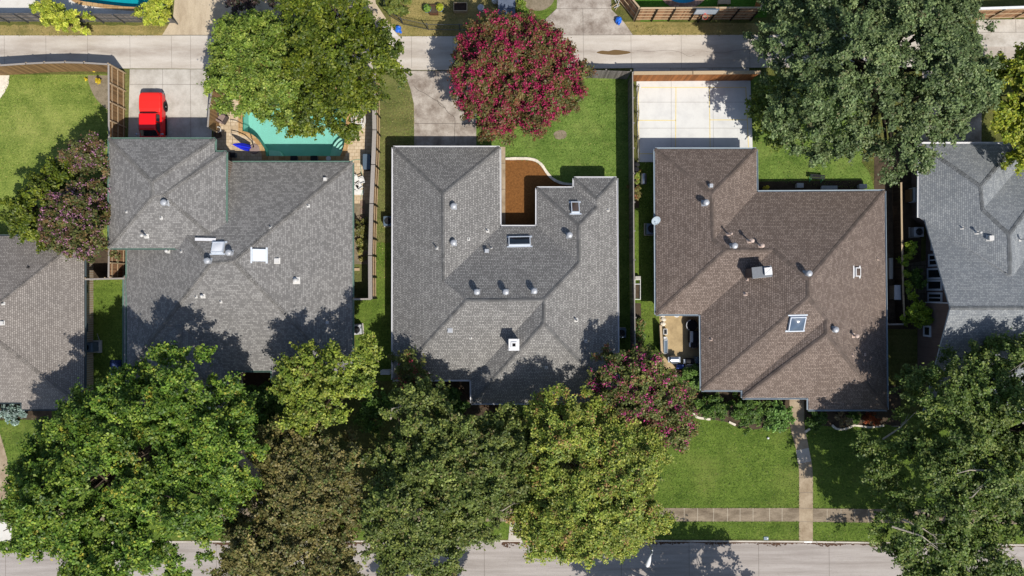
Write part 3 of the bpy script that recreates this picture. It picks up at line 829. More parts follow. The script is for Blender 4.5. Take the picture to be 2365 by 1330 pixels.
def chimney(root, roof, px, py, w, d, h, mats, flue=True, cowl=False, rz=0.0):
    p, n = roof.hit(px, py, h)
    mb = MB(); mb.box((p.x, p.y, p.z + h / 2 - 0.4), (w, d, h + 0.8), rz)
    ch = mb.build('chimney', mats[0], root)
    cp = MB()
    z = p.z + h
    cp.box((p.x, p.y, z + 0.05), (w + 0.14, d + 0.14, 0.1), rz, 0)
    if flue:
        t = 0.1
        for sx, sy, bw, bd in ((0, 1, 0.46, t), (0, -1, 0.46, t), (1, 0, t, 0.26), (-1, 0, t, 0.26)):
            cp.box((p.x + sx * 0.18, p.y + sy * 0.18, z + 0.14), (bw, bd, 0.09), rz, 0)
        cp.box((p.x, p.y, z + 0.105), (0.26, 0.26, 0.012), rz, 1)
        cp.box((p.x + w / 2, p.y + d / 2, z + 0.12), (0.14, 0.14, 0.05), rz, 0); cp.box((p.x - w / 2, p.y - d / 2, z + 0.12), (0.14, 0.14, 0.05), rz, 0)
    if cowl:
        R = Matrix.Rotation(rz, 3, 'Z')
        q = p + R @ Vector((w * 0.3, 0.02, 0))
        cp.box((q.x, q.y, z + 0.32), (0.6, d * 0.8, 0.04), rz, 2)
        for a in (-1, 1):
            for b in (-1, 1):
                r = R @ Vector((a * 0.26, b * d * 0.36, 0)); cp.box((q.x + r.x, q.y + r.y, z + 0.2), (0.05, 0.05, 0.22), rz, 2)
        r = R @ Vector((0, -d / 2 - 0.05, 0)); cp.box((p.x + r.x, p.y + r.y, z - 0.1), (w + 0.1, 0.06, 0.3), rz, 2)
        cp.tube([q + Vector((-0.25, -0.2, z - q.z + 0.35)), q + Vector((0.25, 0.25, z - q.z + 0.36))], 0.012, 5, 2)
        cp.tube([q + Vector((-0.25, 0.25, z - q.z + 0.35)), q + Vector((0.25, -0.2, z - q.z + 0.36))], 0.012, 5, 2)
    cp.build('chimney_cap', mats[1:], ch)
    return ch

EZ, PITCH = 2.2, 0.48
# ---- house 1, cut by the left edge of the picture
c = P(-80, 745)
h1 = empty('house', (c[0], c[1], 0), 'grey tan hip roofed house cut off by the left edge of the photo', 'house', 'houses along the street')
r = Roof(h1, 'roof', [[(195, 545), (195, 945), (-60, 745)], [(-420, 545), (195, 545), (-60, 745), (-300, 745)],
                      [(195, 945), (50, 945), (50, 929), (-420, 929), (-300, 745), (-60, 745)], [(-420, 929), (-420, 545), (-300, 745)]],
         EZ, PITCH, M['sh_h1'], M['cap_h1'], M['gut_dark'], zfix={(50, 929): 2.42, (-420, 929): 2.42, (50, 945): 2.2})
w, q = walls(h1, r.outline(), 2.25, M['brick_tan'])
xe = max(p[0] for p in q)
wa = (xe, P(0, 945, 2.2)[1]); wb = (xe, P(0, 545, 2.2)[1])
for y in (667, 757):
    t = (P(0, y, 1.4)[1] - wa[1]) / (wb[1] - wa[1]); wall_panel(h1, 'window', wa, wb, t - 0.025, t + 0.025, 0.9, 2.0, [M['gut_dark'], M['dark_glass']])
r.pipe(64, 617, 0.04, 0.22, 'lead'); r.pipe(5, 701, 0.05, 0.25); r.hood(1, 746, 0.3, 0.15, 'white_metal')

# ---- house 2: one storey house with a two storey garage block
c = P(540, 600)
h2 = empty('house', (c[0], c[1], 0), 'grey shingled house whose taller garage block stands behind the red truck', 'house', 'houses along the street')
main2 = Roof(h2, 'roof', [[(293, 375), (814, 375), (540, 603), (487, 608)], [(814, 375), (814, 884), (540, 603)],
                          [(814, 884), (628, 884), (628, 856), (293, 856), (487, 608), (540, 603)], [(293, 856), (293, 375), (487, 608)]],
             EZ, 0.42, M['sh_h2'], M['cap_h2'], M['gut_teal'], zfix={(628, 884): 2.2, (814, 884): 2.2, (628, 856): 2.62, (293, 856): 2.62})
left2 = Roof(h2, 'front_roof', [[(286, 639), (547, 639), (414, 760)], [(547, 639), (547, 941), (414, 822), (414, 760)],
                                [(547, 941), (286, 941), (414, 822)], [(286, 941), (286, 639), (414, 760), (414, 822)]],
             EZ + 0.05, 0.42, M['sh_h2'], M['cap_h2'], M['gut_teal'])
gar2 = Roof(h2, 'garage_roof', [[(252, 321), (496, 321), (350, 420)], [(496, 321), (496, 351), (375, 451), (353, 452), (350, 420)], [(496, 351), (522, 351), (375, 451)],
                                [(522, 351), (521, 573), (375, 451)], [(521, 573), (251, 573), (353, 452), (375, 451)], [(251, 573), (252, 321), (350, 420), (353, 452)]],
            4.65, 0.37, M['sh_h2'], M['cap_h2'], M['gut_teal'])
walls(h2, main2.outline(), 2.25, M['brick']); walls(h2, left2.outline(), 2.3, M['brick'], 0.52)
gw, gq = walls(h2, gar2.outline(), 4.6, M['brick'], 0.4, 'garage_wall')
yn = max(p[1] for p in gq); xs = sorted(p[0] for p in gq)
wall_panel(h2, 'garage_door', (xs[-3] - 0.1, yn), (xs[0], yn), 0.12, 0.78, 0.05, 2.3, [M['white_paint'], M['garage_door']], mullions=0)
yn2 = P(0, 375, 2.2)[1] - 0.5
for t in (0.3, 0.55, 0.75):
    wall_panel(h2, 'window', (P(800, 0, 2.2)[0], yn2), (P(530, 0, 2.2)[0], yn2), t, t + 0.14, 0.4, 2.0, [M['white_paint'], M['dark_glass']])
gar2.turbine(376, 467, 0.5)
for x, y, rr, hh in ((371, 503, 0.05, 0.2), (291, 489, 0.04, 0.2)): gar2.pipe(x, y, rr, hh)
gar2.pipe(337, 545, 0.075, 0.75, capr=0.13, name='flue_pipe')
main2.turbine(527, 583, 0.5); main2.turbine(478, 602, 0.5)
main2.pipe(388, 580, 0.07, 0.35, capr=0.13, name='flue_pipe')
for x, y, rr, hh in ((418, 581, 0.04, 0.25), (711, 475, 0.05, 0.25), (624, 525, 0.045, 0.25), (452, 686, 0.04, 0.25), (509, 697, 0.045, 0.25)): main2.pipe(x, y, rr, hh)
main2.pipe(468, 684, 0.07, 0.3, capr=0.12, name='flue_pipe')
main2.hood(750, 413, 0.26, 0.22, 'white_metal'); main2.hood(638, 602, 0.4, 0.18, 'white_metal'); main2.pipe(684, 648, 0.11, 0.35, 'white_metal', capr=0.17, name='flue_pipe'); main2.hood(755, 745, 0.22, 0.1, 'galv')
main2.skylight(502, 573, 0.95, 0.95, 'white_dome', 'white_trim', 0.25, 'white domed skylight beside the taller garage block')
main2.skylight(595, 589, 1.0, 1.05, 'white_dome', 'white_trim', 0.25, 'bright white square skylight on the main ridge')
p, n = main2.hit(476, 553)
mb = MB(); mb.box((p.x, p.y, p.z + 0.12), (1.7, 0.24, 0.04), -0.02)
mb.build('flashing', M['gut_white'], main2.obj)

# ---- house 3: grey roof round a courtyard with a red mulch bed
c = P(1170, 640)
h3 = empty('house', (c[0], c[1], 0), 'grey shingled house wrapped round an orange brown mulch bed', 'house', 'houses along the street')
a, b, cc, d, e, f = (1023, 447), (1024, 648), (1077, 694), (1257, 692), (1338, 606), (1256, 746)
g, hh, k = (1337, 520), (1379, 459), (1379, 478)
h3r = Roof(h3, 'roof', [
    [(908, 340), (1154, 340), a], [(1154, 340), (1155, 523), b, a], [(1155, 523), (1240, 523), e, d, cc, b], [(1240, 523), (1240, 434), g, e],
    [(1240, 434), (1326, 434), k, g], [(1326, 434), (1326, 411), hh, k], [(1326, 411), (1424, 411), hh], [(1424, 411), (1428, 931), f, d, e, g, k, hh],
    [(1428, 931), (1089, 931), f], [(1089, 931), (1088, 877), d, f], [(1088, 877), (907, 877), cc, d], [(907, 877), (908, 340), a, b, cc]],
    EZ, 0.54, M['sh_h3'], M['cap_h3'], M['gut_white'], capw=0.3)
walls(h3, h3r.outline(), 2.25, M['brick'])
for x, y in ((1047, 475), (1047, 560)): h3r.turbine(x, y, 0.55)
for x, y in ((1316, 542), (1101, 674), (1168, 674), (1234, 672)): h3r.turbine(x, y, 0.75)
for x, y, rr, hh_ in ((1009, 573, 0.05, 0.6), (1126, 533, 0.055, 0.45), (1082, 552, 0.05, 0.12), (1135, 573, 0.035, 0.4), (1405, 485, 0.045, 0.25), (1087, 781, 0.04, 0.25), (1331, 739, 0.065, 0.5), (1353, 788, 0.05, 0.4), (1262, 849, 0.05, 0.3)): h3r.pipe(x, y, rr, hh_)
h3r.hood(1124, 579, 0.32, 0.28); h3r.hood(1039, 763, 0.36, 0.16)
h3r.skylight(1200, 558, 1.85, 0.85, 'dark_glass', 'white_trim', 0.22, 'long dark skylight above the courtyard')
h3r.skylight(1329, 480, 0.70, 1.06, 'amber_glass', 'white_trim', 0.22, 'small brownish skylight on the rear wing')
chimney(h3, h3r, 1187, 796, 0.72, 0.8, 1.5, [M['white_paint'], M['white_paint'], M['dark_hole']])
q = inset(h3r.outline(), 0.5)
ys = P(0, 434, 2.2)[1] - 0.5
wall_panel(h3, 'window', (P(1318, 0, 2.2)[0], ys), (P(1250, 0, 2.2)[0], ys), 0.2, 0.8, 0.3, 2.0, [M['white_paint'], M['dark_glass']])
yg = P(0, 340, 2.2)[1] - 0.5
wall_panel(h3, 'garage_door', (P(1140, 0, 2.2)[0], yg), (P(925, 0, 2.2)[0], yg), 0.15, 0.8, 0.05, 2.05, [M['white_paint'], M['garage_door']], mullions=0)

# ---- house 4: brown roof beside the sports court
c = P(1780, 650)
h4 = empty('house', (c[0], c[1], 0), 'brown shingled house with the white sports court behind it', 'house', 'houses along the street')
A1, A2, A3, A4, A5, A6, A7, A8 = (1644, 448), (1648, 553), (1677, 577), (1786, 577), (1868, 646), (1868, 687), (1909, 736), (1910, 771)
h4r = Roof(h4, 'roof', [
    [(1513, 344), (1747, 344), A1], [(1747, 344), (1748, 443), A2, A1], [(1748, 443), (2043, 441), A5, A4, A3, A2], [(2043, 441), (2049, 946), A8, A7, A6, A5],
    [(2049, 946), (1867, 946), (1867, 919), (1715, 919), A8], [(1715, 919), (1715, 901), A7, A8], [(1715, 901), (1620, 901), A6, A7],
    [(1620, 901), (1618, 726), A4, A5, A6], [(1618, 726), (1515, 726), A3, A4], [(1515, 726), (1513, 344), A1, A2, A3]],
    EZ, 0.52, M['sh_h4'], M['cap_h4'], M['gut_blue'], zfix={(1867, 946): 1.95, (2049, 946): 1.95, (1867, 919): 2.3, (1715, 919): 2.3})
walls(h4, h4r.outline(), 1.98, M['brick'])
for x, y, t in ((1634, 466, 0.8), (1699, 567, 0.8), (1872, 631, 0.85), (1930, 761, 0.5)): h4r.turbine(x, y, t)
for x, y, rr, t, cr in ((1683, 541, 0.06, 0.85, 0.1), (1731, 557, 0.075, 0.8, 0.16), (1757, 568, 0.07, 0.5, 0.16), (1972, 775, 0.075, 0.65, 0.16)): h4r.pipe(x, y, rr, t, 'pink_metal', capr=cr, name='flue_pipe')
for x, y, rr, t in ((1727, 646, 0.04, 0.06), (1723, 679, 0.06, 0.2), (1643, 784, 0.05, 0.2), (1971, 820, 0.045, 0.25), (1999, 819, 0.045, 0.3), (2029, 598, 0.045, 0.25)): h4r.pipe(x, y, rr, t, 'pink_metal')
h4r.hood(1643, 428, 0.3, 0.3)
h4r.skylight(1842, 746, 1.28, 1.35, 'sky_glass', 'white_trim', 0.25, 'large blue glass skylight on the front slope', dome=0.16)
h4r.skylight(1980, 628, 0.75, 0.62, 'amber_glass', 'white_paint', 0.2, 'small white framed skylight on the east slope', dome=0.12)
chimney(h4, h4r, 1762, 628, 1.45, 0.75, 1.6, [M['brick_brown'], M['blue_cap'], M['dark_hole'], M['white_paint']], flue=False, cowl=True, rz=0.10)
dish = MB()
p = PV(1514, 508, 2.7)
Rd = Matrix.Rotation(math.radians(35), 3, Vector((1, 0.4, 0)).normalized())
dish.lathe(p, [(0.02, 0.0), (0.2, 0.02), (0.34, 0.075), (0.4, 0.12), (0.385, 0.125), (0.2, 0.045), (0.02, 0.03)], 20, 0, 1, Rd)
dish.tube([p, p + Vector((-0.1, -0.25, -0.15)), PV(1513, 520, 2.25)], 0.03, 6)
dish.tube([p + Rd @ Vector((0, -0.35, 0.1)), p + Rd @ Vector((0, -0.1, 0.5))], 0.018, 5); dish.ball(p + Rd @ Vector((0, -0.08, 0.5)), 0.06, 8, 5)
dish.build('satellite_dish', M['gut_blue'], h4)
yn4 = P(0, 443, 2.2)[1] - 0.5
for t in (0.2, 0.5):
    wall_panel(h4, 'window', (P(2030, 0, 2.2)[0], yn4), (P(1760, 0, 2.2)[0], yn4), t, t + 0.2, 0.3, 1.95, [M['white_paint'], M['dark_glass']])
ys4 = P(0, 901, 2.2)[1] + 0.5
wall_panel(h4, 'window', (P(1640, 0, 2.2)[0], ys4), (P(1705, 0, 2.2)[0], ys4), 0.2, 0.8, 0.5, 1.9, [M['white_paint'], M['dark_glass']])
ys5 = P(0, 919, 2.3)[1] + 0.5
wall_panel(h4, 'door', (P(1820, 0, 2.2)[0], ys5), (P(1860, 0, 2.2)[0], ys5), 0.1, 0.9, 0.02, 1.9, [M['white_paint'], M['door_wood']], mullions=0)

# ---- house 5, right edge: tall gable with white framed windows
c = P(2330, 660)
h5 = empty('house', (c[0], c[1], 0), 'blue grey roofed house with a tall side gable at the right edge', 'house', 'houses along the street')
B1, B2, K0, K1 = (2266, 430), (2270, 484), (2332, 541), (2334, 634)
h5r = Roof(h5, 'roof', [
    [(2125, 333), (2347, 333), B1], [(2347, 333), (2350, 390), B2, B1], [(2350, 390), (2440, 390), K0, B2], [(2440, 390), (2440, 700), K1, K0],
    [(2124, 502), (2125, 333), B1, B2, K0, K1]],
    EZ, PITCH, M['sh_h5'], M['cap_h5'], M['gut_white'], gutw=0.2)
h5s = Roof(h5, 'gable_roof', [
    [(2133, 497), (2620, 497), (2620, 711), (2195, 711)], [(2620, 950), (2133, 950), (2195, 711), (2620, 711)]],
    EZ, 0.47, M['sh_h5'], M['cap_h5'], M['gut_blue'])
walls(h5, [p for p in h5r.outline()], 2.25, M['brick_brown'])
zr = h5s.z[(2195, 711)] - 0.2
XN, XS = 36.75, 36.02                     # recessed north half, projecting south half of the gable wall
yn5, yr5, ys_ = P(0, 500, 2.2)[1] - 0.4, P(0, 711, 5.8)[1], P(0, 950, 2.2)[1] + 0.4
yj = P(0, 700, 2.5)[1]
zn = lambda y: 2.05 + (zr - 2.05) * (1 - abs(y - yr5) / ((P(0, 497, 2.2)[1] - yr5) if y > yr5 else (yr5 - P(0, 950, 2.2)[1])))
mb = MB()
def gable(x, ys):
    ys = sorted(ys); vs = [(x, y, -0.02) for y in ys] + [(x, y, zn(y)) for y in ys] + [(x + 0.3, y, -0.02) for y in ys] + [(x + 0.3, y, zn(y)) for y in ys]
    n = len(ys); fs = []
    for i in range(n - 1): fs += [(i + 1, i, n + i, n + i + 1), (2 * n + i, 2 * n + i + 1, 3 * n + i + 1, 3 * n + i), (n + i, 3 * n + i, 3 * n + i + 1, n + i + 1)]
    fs += [(0, 2 * n, 3 * n, n), (n - 1, 2 * n - 1, 4 * n - 1, 3 * n - 1)]
    mb.add(vs, fs)
gable(XN, [yj, yn5]); gable(XS, [ys_, yr5, yj])
mb.box(((XN + 50) / 2 + 8, yn5 - 0.15, 1.0), (50 - XN + 14, 0.3, 2.1)); mb.box(((XS + 50) / 2 + 8, ys_ + 0.15, 1.0), (50 - XS + 14, 0.3, 2.1))
mb.build('gable_wall', M['brick_brown'], h5)
tr = MB(); tr.box((XS + 0.4, yj + 0.05, zn(yj) / 2 + 0.6), (0.9, 0.08, zn(yj) - 1.3)); tr.build('corner_trim', M['white_trim'], h5)
def w5(name, x, y0, y1, z0, z1, mull=1, split=0, label=None):
    return wall_panel(h5, name, (x, P(0, y0, 1.3)[1]), (x, P(0, y1, 1.3)[1]), 0, 1, z0, z1, [M['white_trim'], M['dark_glass']], 0.05, label, 0.16, mull, split)
for y0, y1, z0, z1, mu in ((564, 578, 0.9, 1.6, 1), (586, 615, 0.5, 2.3, 1), (619, 645, 0.3, 2.5, 0), (646, 671, 0.3, 2.5, 0), (675, 700, 0.4, 2.5, 1)):
    w5('window', XN - 0.001, y0, y1, z0, z1, mu)
w5('window', XS - 0.001, 751, 777, 1.0, 2.1, 0)
for x, y, rr, t, cr in ((2224, 526, 0.05, 0.25, 0), (2258, 537, 0.06, 0.5, 0.11), (2357, 553, 0.06, 0.6, 0.12)): (h5r if h5r.hit(x, y)[0] else h5s).pipe(x, y, rr, t, 'white_metal', capr=cr, name='flue_pipe' if cr else 'vent_pipe')
h5r.hood(2293, 549, 0.4, 0.3, 'white_metal')
# ------------------------------------------------------------------ trees and shrubs
M['leaf'] = leafmat('leaf'); M['petal'] = leafmat('petal', 0.2)
M['bark'] = plain('bark', C(92, 78, 64), 0.95, var=0.35, scale=4)
M['bark_dark'] = plain('dark bark', C(58, 50, 42), 0.95, var=0.35, scale=4)
M['bark_pale'] = plain('pale bark', C(176, 166, 150), 0.9, var=0.25, scale=4)

def inside(poly, x, y):
    r = np.zeros(x.shape, bool); n = len(poly)
    for i in range(n):
        x1, y1 = poly[i]; x2, y2 = poly[(i + 1) % n]
        c = ((y1 > y) != (y2 > y)) & (x < (x2 - x1) * (y - y1) / ((y2 - y1) if y2 != y1 else 1e-9) + x1)
        r ^= c
    return r
def edge_dist(poly, x, y):
    d = np.full(x.shape, 1e9); n = len(poly)
    for i in range(n):
        x1, y1 = poly[i]; x2, y2 = poly[(i + 1) % n]
        dx, dy = x2 - x1, y2 - y1; L = max(dx * dx + dy * dy, 1e-9)
        t = np.clip(((x - x1) * dx + (y - y1) * dy) / L, 0, 1)
        d = np.minimum(d, np.hypot(x - x1 - t * dx, y - y1 - t * dy))
    return d

def leaves_obj(name, parent, cen, nor, L, W, col, mat):
    """one mesh of small kite-shaped leaves"""
    n = len(cen); rg = np.random.default_rng(n + 11)
    nor = nor / np.linalg.norm(nor, axis=1, keepdims=True)
    r = rg.normal(size=(n, 3)); t = r - (r * nor).sum(1, keepdims=True) * nor; t /= np.linalg.norm(t, axis=1, keepdims=True)
    b = np.cross(nor, t)
    L = L[:, None]; W = W[:, None]
    v = np.empty((n, 4, 3), np.float32)
    v[:, 0] = cen - t * L * 0.5; v[:, 1] = cen + b * W * 0.5 + t * L * 0.08 + nor * W * 0.10
    v[:, 2] = cen + t * L * 0.5 - nor * L * 0.12; v[:, 3] = cen - b * W * 0.5 + t * L * 0.08 + nor * W * 0.10
    off = wloc(parent); v -= np.array(off, np.float32)
    me = bpy.data.meshes.new(name)
    me.vertices.add(4 * n); me.vertices.foreach_set('co', v.ravel())
    me.loops.add(4 * n); me.loops.foreach_set('vertex_index', np.arange(4 * n, dtype=np.int32))
    me.polygons.add(n); me.polygons.foreach_set('loop_start', np.arange(0, 4 * n, 4, dtype=np.int32))
    a = me.attributes.new('leafcol', 'FLOAT_COLOR', 'FACE')
    c4 = np.ones((n, 4), np.float32); c4[:, :3] = col; a.data.foreach_set('color', c4.ravel())
    me.materials.append(mat)
    me.update(calc_edges=True)
    o = bpy.data.objects.new(name, me); COL.objects.link(o); o.parent = parent
    return o

def shrubby(name, label, cat, poly, ze, zt, pal, group=None, br=1.1, dens=190, leaf=0.27, seed=1, holes=(), dm=4.0, jag=1.0, gap=0.0,
            trunk=True, tpx=None, bark='bark', limbs=14, blossom=None, low=0.45, clip=None, parts=('trunk', 'crown'), bare=0, sep=0.95, spike=1.0, zamp=0.9, cvar=0.22, spr=5.0, slen=0.42, swid=0.13):
    rg = np.random.default_rng(seed)
    zm = ze + 0.25 * (zt - ze)
    pw = [P(x, y, zm)[:2] for x, y in poly]
    hw = [[P(x, y, zm)[:2] for x, y in h] for h in holes]
    xs = [p[0] for p in pw]; ys = [p[1] for p in pw]
    area = abs(sum(pw[i - 1][0] * pw[i][1] - pw[i][0] * pw[i - 1][1] for i in range(len(pw)))) / 2
    # branch ends spread over the crown outline
    N0 = int(area * 14 / br ** 2) + 60
    X = rg.uniform(min(xs), max(xs), N0 * 2); Y = rg.uniform(min(ys), max(ys), N0 * 2)
    ok = inside(pw, X, Y); D = edge_dist(pw, X, Y)
    ok &= D > br * 0.38
    for h in hw: ok &= ~inside(h, X, Y)
    X, Y, D = X[ok], Y[ok], D[ok]
    keep = []
    for i in range(len(X)):
        if all((X[i] - X[j]) ** 2 + (Y[i] - Y[j]) ** 2 > (br * sep) ** 2 for j in keep): keep.append(i)
    X, Y, D = X[keep], Y[keep], D[keep]; n = len(X)
    prof = 1 - (1 - np.clip(D / dm, 0, 1)) ** 2
    # low swells so the crown has big humps and hollows
    ph = rg.uniform(0, 6.28, 6)
    hump = (1.3 * np.sin(X * 0.62 + ph[0]) * np.cos(Y * 0.55 + ph[1]) + 0.8 * np.sin(X * 1.3 + Y * 0.9 + ph[2])) * 0.6
    Z = ze + (zt - ze) * prof + rg.normal(0, 0.35, n) * zamp + hump * zamp
    R = br * rg.uniform(0.6, 1.25, n)
    R = np.minimum(R, np.maximum(D * 1.15, br * 0.45))
    # sprays poking out past the edge
    m = int(n * 0.7 * jag); idx = rg.integers(0, n, m)
    a = rg.uniform(0, 6.28, m); rj = R[idx] * rg.uniform(0.75, 1.45, m); ex = X[idx] + np.cos(a) * rj; ey = Y[idx] + np.sin(a) * rj
    ez = Z[idx] + rg.normal(0.1, 0.35, m); er = br * rg.uniform(0.25, 0.5, m)
    # darker second storey further down
    lz = Z - rg.uniform(1.0, 2.2, n) * br * 0.9
    k = rg.random(n) < low
    BX = np.concatenate([X, ex, X[k] + rg.normal(0, .4, k.sum())]); BY = np.concatenate([Y, ey, Y[k] + rg.normal(0, .4, k.sum())])
    BZ = np.concatenate([Z, ez, np.maximum(lz[k], ze * 0.35)]); BR = np.concatenate([R, er, R[k] * 1.1])
    if gap:      # openings between the boughs, in streaks rather than evenly
        hv = np.sin(BX * 1.15 + ph[3]) * np.cos(BY * 1.25 + ph[4]) + 0.8 * np.sin(BX * 0.7 - BY * 1.5 + ph[5]) + rg.normal(0, 0.45, len(BX))
        g = hv > np.quantile(hv, gap); BX, BY, BZ, BR = BX[g], BY[g], BZ[g], BR[g]
    # every bough carries sprays that reach outwards; leaves gather along the sprays
    ns = np.maximum(3, (spr * math.pi * BR ** 2 * rg.uniform(0.7, 1.3, len(BR)) + 0.5).astype(int))
    Ib = np.repeat(np.arange(len(BX)), ns); Sn = len(Ib)
    d = rg.normal(size=(Sn, 3)); d[:, 2] = np.abs(d[:, 2]) * 0.9 - 0.25; d /= np.linalg.norm(d, axis=1, keepdims=True)
    fl = np.array([1, 1, 0.72 * spike])
    sc = np.stack([BX[Ib], BY[Ib], BZ[Ib]], 1) + d * (BR[Ib] * (0.35 + 0.75 * rg.random(Sn) ** 0.8))[:, None] * fl
    cxm, cym = (float(np.mean(X)), float(np.mean(Y))) if tpx is None else P(*tpx)[:2]
    out = np.stack([sc[:, 0] - cxm, sc[:, 1] - cym, np.zeros(Sn)], 1); out /= np.linalg.norm(out, axis=1, keepdims=True) + 0.01
    ax = out * 0.55 + d * 0.9 + rg.normal(0, 0.4, (Sn, 3)); ax[:, 2] *= 0.5 * spike; ax /= np.linalg.norm(ax, axis=1, keepdims=True)
    slen = min(slen, br * 0.5); swid = min(swid, br * 0.2)
    sl = slen * rg.uniform(0.5, 1.4, Sn)
    wsum = np.maximum(4, (dens / spr * rg.uniform(0.6, 1.5, Sn))).astype(int)
    I = np.repeat(np.arange(Sn), wsum); T = len(I)
    along = rg.normal(0, 0.5, T)
    cen = sc[I] + ax[I] * (along * sl[I])[:, None] + rg.normal(0, 1, (T, 3)) * (swid * (1.15 - 0.5 * np.clip(np.abs(along), 0, 1)))[:, None] * np.array([1, 1, 0.7])
    nor = d[I] * 0.42 + np.array([0, 0, 0.75]) + rg.normal(0, 0.42, (T, 3))
    pal_c = np.array([p[0][:3] for p in pal]); pw_ = np.array([p[1] for p in pal], float); pw_ /= pw_.sum()
    smain = rg.choice(len(pal), Sn, p=pw_)             # every spray leans to one leaf colour
    pick = np.where(rg.random(T) < 0.5, smain[I], rg.choice(len(pal), T, p=pw_))
    col = pal_c[pick] * (rg.uniform(1 - cvar, 1 + cvar, Sn)[I] * rg.uniform(1 - cvar * .7, 1 + cvar * .7, len(BX))[Ib][I] * rg.uniform(0.75, 1.25, T))[:, None]
    okk = cen[:, 2] > 0.05
    if clip: okk &= clip(cen)
    cen, nor, col = cen[okk], nor[okk], col[okk]; T = len(cen)
    L = leaf * rg.uniform(0.75, 1.25, T)
    # ---- root and trunk
    if tpx is None: cxy = (float(np.mean(X)), float(np.mean(Y)))
    else: cxy = P(*tpx)[:2]
    root = empty(name, (cxy[0], cxy[1], 0), label, cat, group)
    tb = MB(); hgt = zt
    if trunk:
        r0 = 0.03 * hgt + 0.02 * math.sqrt(area)
        r0 = min(r0, 0.5)
        fork = Vector((cxy[0] + rg.normal(0, .15), cxy[1] + rg.normal(0, .15), ze * 0.42))
        tb.tube([(cxy[0], cxy[1], -0.05), (cxy[0], cxy[1], 0.25), tuple((fork + Vector((cxy[0], cxy[1], 0))) / 2), fork], [r0 * 1.5, r0 * 1.05, r0 * 0.95, r0 * 0.9], 10)
        order = np.argsort(-D + rg.normal(0, 2, n))
        pick_ = list(order[:: max(1, n // max(1, limbs))])[:limbs + 4]
        for i in pick_:
            q = Vector((X[i], Y[i], Z[i])); mid = fork.lerp(q, 0.45); mid.z += 0.12 * (q - fork).length * 0.6
            mid += Vector(rg.normal(0, 0.3, 3))
            m2 = fork.lerp(q, 0.75); m2.z += 0.05 * (q - fork).length; m2 += Vector(rg.normal(0, 0.2, 3))
            rb = r0 * rg.uniform(0.3, 0.5)
            tb.tube([fork - Vector((0, 0, 0.2)), mid, m2, q], [rb * 1.15, rb * 0.8, rb * 0.5, rb * 0.12], 6)
            for _ in range(3):
                s0 = mid.lerp(m2, rg.random()); nb = np.argsort((X - s0.x) ** 2 + (Y - s0.y) ** 2)[:8]; j = int(nb[rg.integers(0, len(nb))]); e = Vector((X[j], Y[j], Z[j]))
                tb.tube([s0, s0.lerp(e, 0.5) + Vector(rg.normal(0, .15, 3)), e], [rb * 0.4, rb * 0.25, rb * 0.06], 5)
        tb.build(parts[0], M[bark], root, smooth=True)
    else:
        for i in range(5):
            a_ = rg.uniform(0, 6.28); j = int(rg.integers(0, n))
            tb.tube([(cxy[0] + .1 * math.cos(a_), cxy[1] + .1 * math.sin(a_), -0.03), (X[j], Y[j], max(0.1, Z[j] * 0.9))], [0.03, 0.01], 5)
        tb.build('stem', M[bark], root)
    leaves_obj(parts[1], root, cen, nor, L, L * rg.uniform(0.5, 0.75, T), col, M['leaf'])
    if bare:
        for _ in range(bare):
            bb = MB()
            i = int(rg.integers(0, n)); q = Vector((X[i], Y[i], Z[i] + R[i] * 0.85)); a_ = rg.uniform(0, 6.28)
            dirv = Vector((math.cos(a_), math.sin(a_), 0.12)); ln = rg.uniform(1.2, 3.4)
            p0 = q - dirv * ln * 0.5 - Vector((0, 0, 0.5)); p1 = q + Vector(rg.normal(0, .18, 3)); p2 = q + dirv * ln * 0.5
            bb.tube([p0, p1, p2], [0.08, 0.055, 0.015], 5)
            for _k in range(4):
                s0 = p0.lerp(p2, rg.uniform(0.3, 0.95)); e = s0 + dirv * rg.uniform(0.3, 0.9) + Vector(rg.normal(0, .35, 3)); bb.tube([s0, e], [0.028, 0.008], 4)
            bb.build('bare_branch', M['bark_pale'], root)
    if blossom:
        cols, frac, per, rad = blossom[:4]
        sel = blossom[4] if len(blossom) > 4 else None
        ntop = len(X) + m
        src = rg.integers(0, ntop, int(ntop * frac))
        dd = rg.normal(size=(len(src), 3)); dd[:, 2] = np.abs(dd[:, 2]) + 0.25; dd /= np.linalg.norm(dd, axis=1, keepdims=True)
        BXa = np.concatenate([X, ex]); BYa = np.concatenate([Y, ey]); BZa = np.concatenate([Z, ez]); BRa = np.concatenate([R, er])
        c0 = np.stack([BXa[src], BYa[src], BZa[src]], 1) + dd * BRa[src][:, None] * fl * 1.04
        if sel is not None: c0 = c0[sel(c0, rg)]
        if clip: c0 = c0[clip(c0)]
        I2 = np.repeat(np.arange(len(c0)), per); T2 = len(I2)
        cc = c0[I2] + rg.normal(0, rad, (T2, 3)) * np.array([1, 1, 1.2])
        pc = np.array([c_[:3] for c_ in cols]); col2 = pc[rg.integers(0, len(pc), T2)] * rg.uniform(0.75, 1.2, (T2, 1))
        lf = np.full(T2, 0.13) * rg.uniform(0.7, 1.3, T2)
        leaves_obj('blossom', root, cc, rg.normal(size=(T2, 3)) + np.array([0, 0, 0.5]), lf, lf * 0.85, col2, M['petal'])
    return root

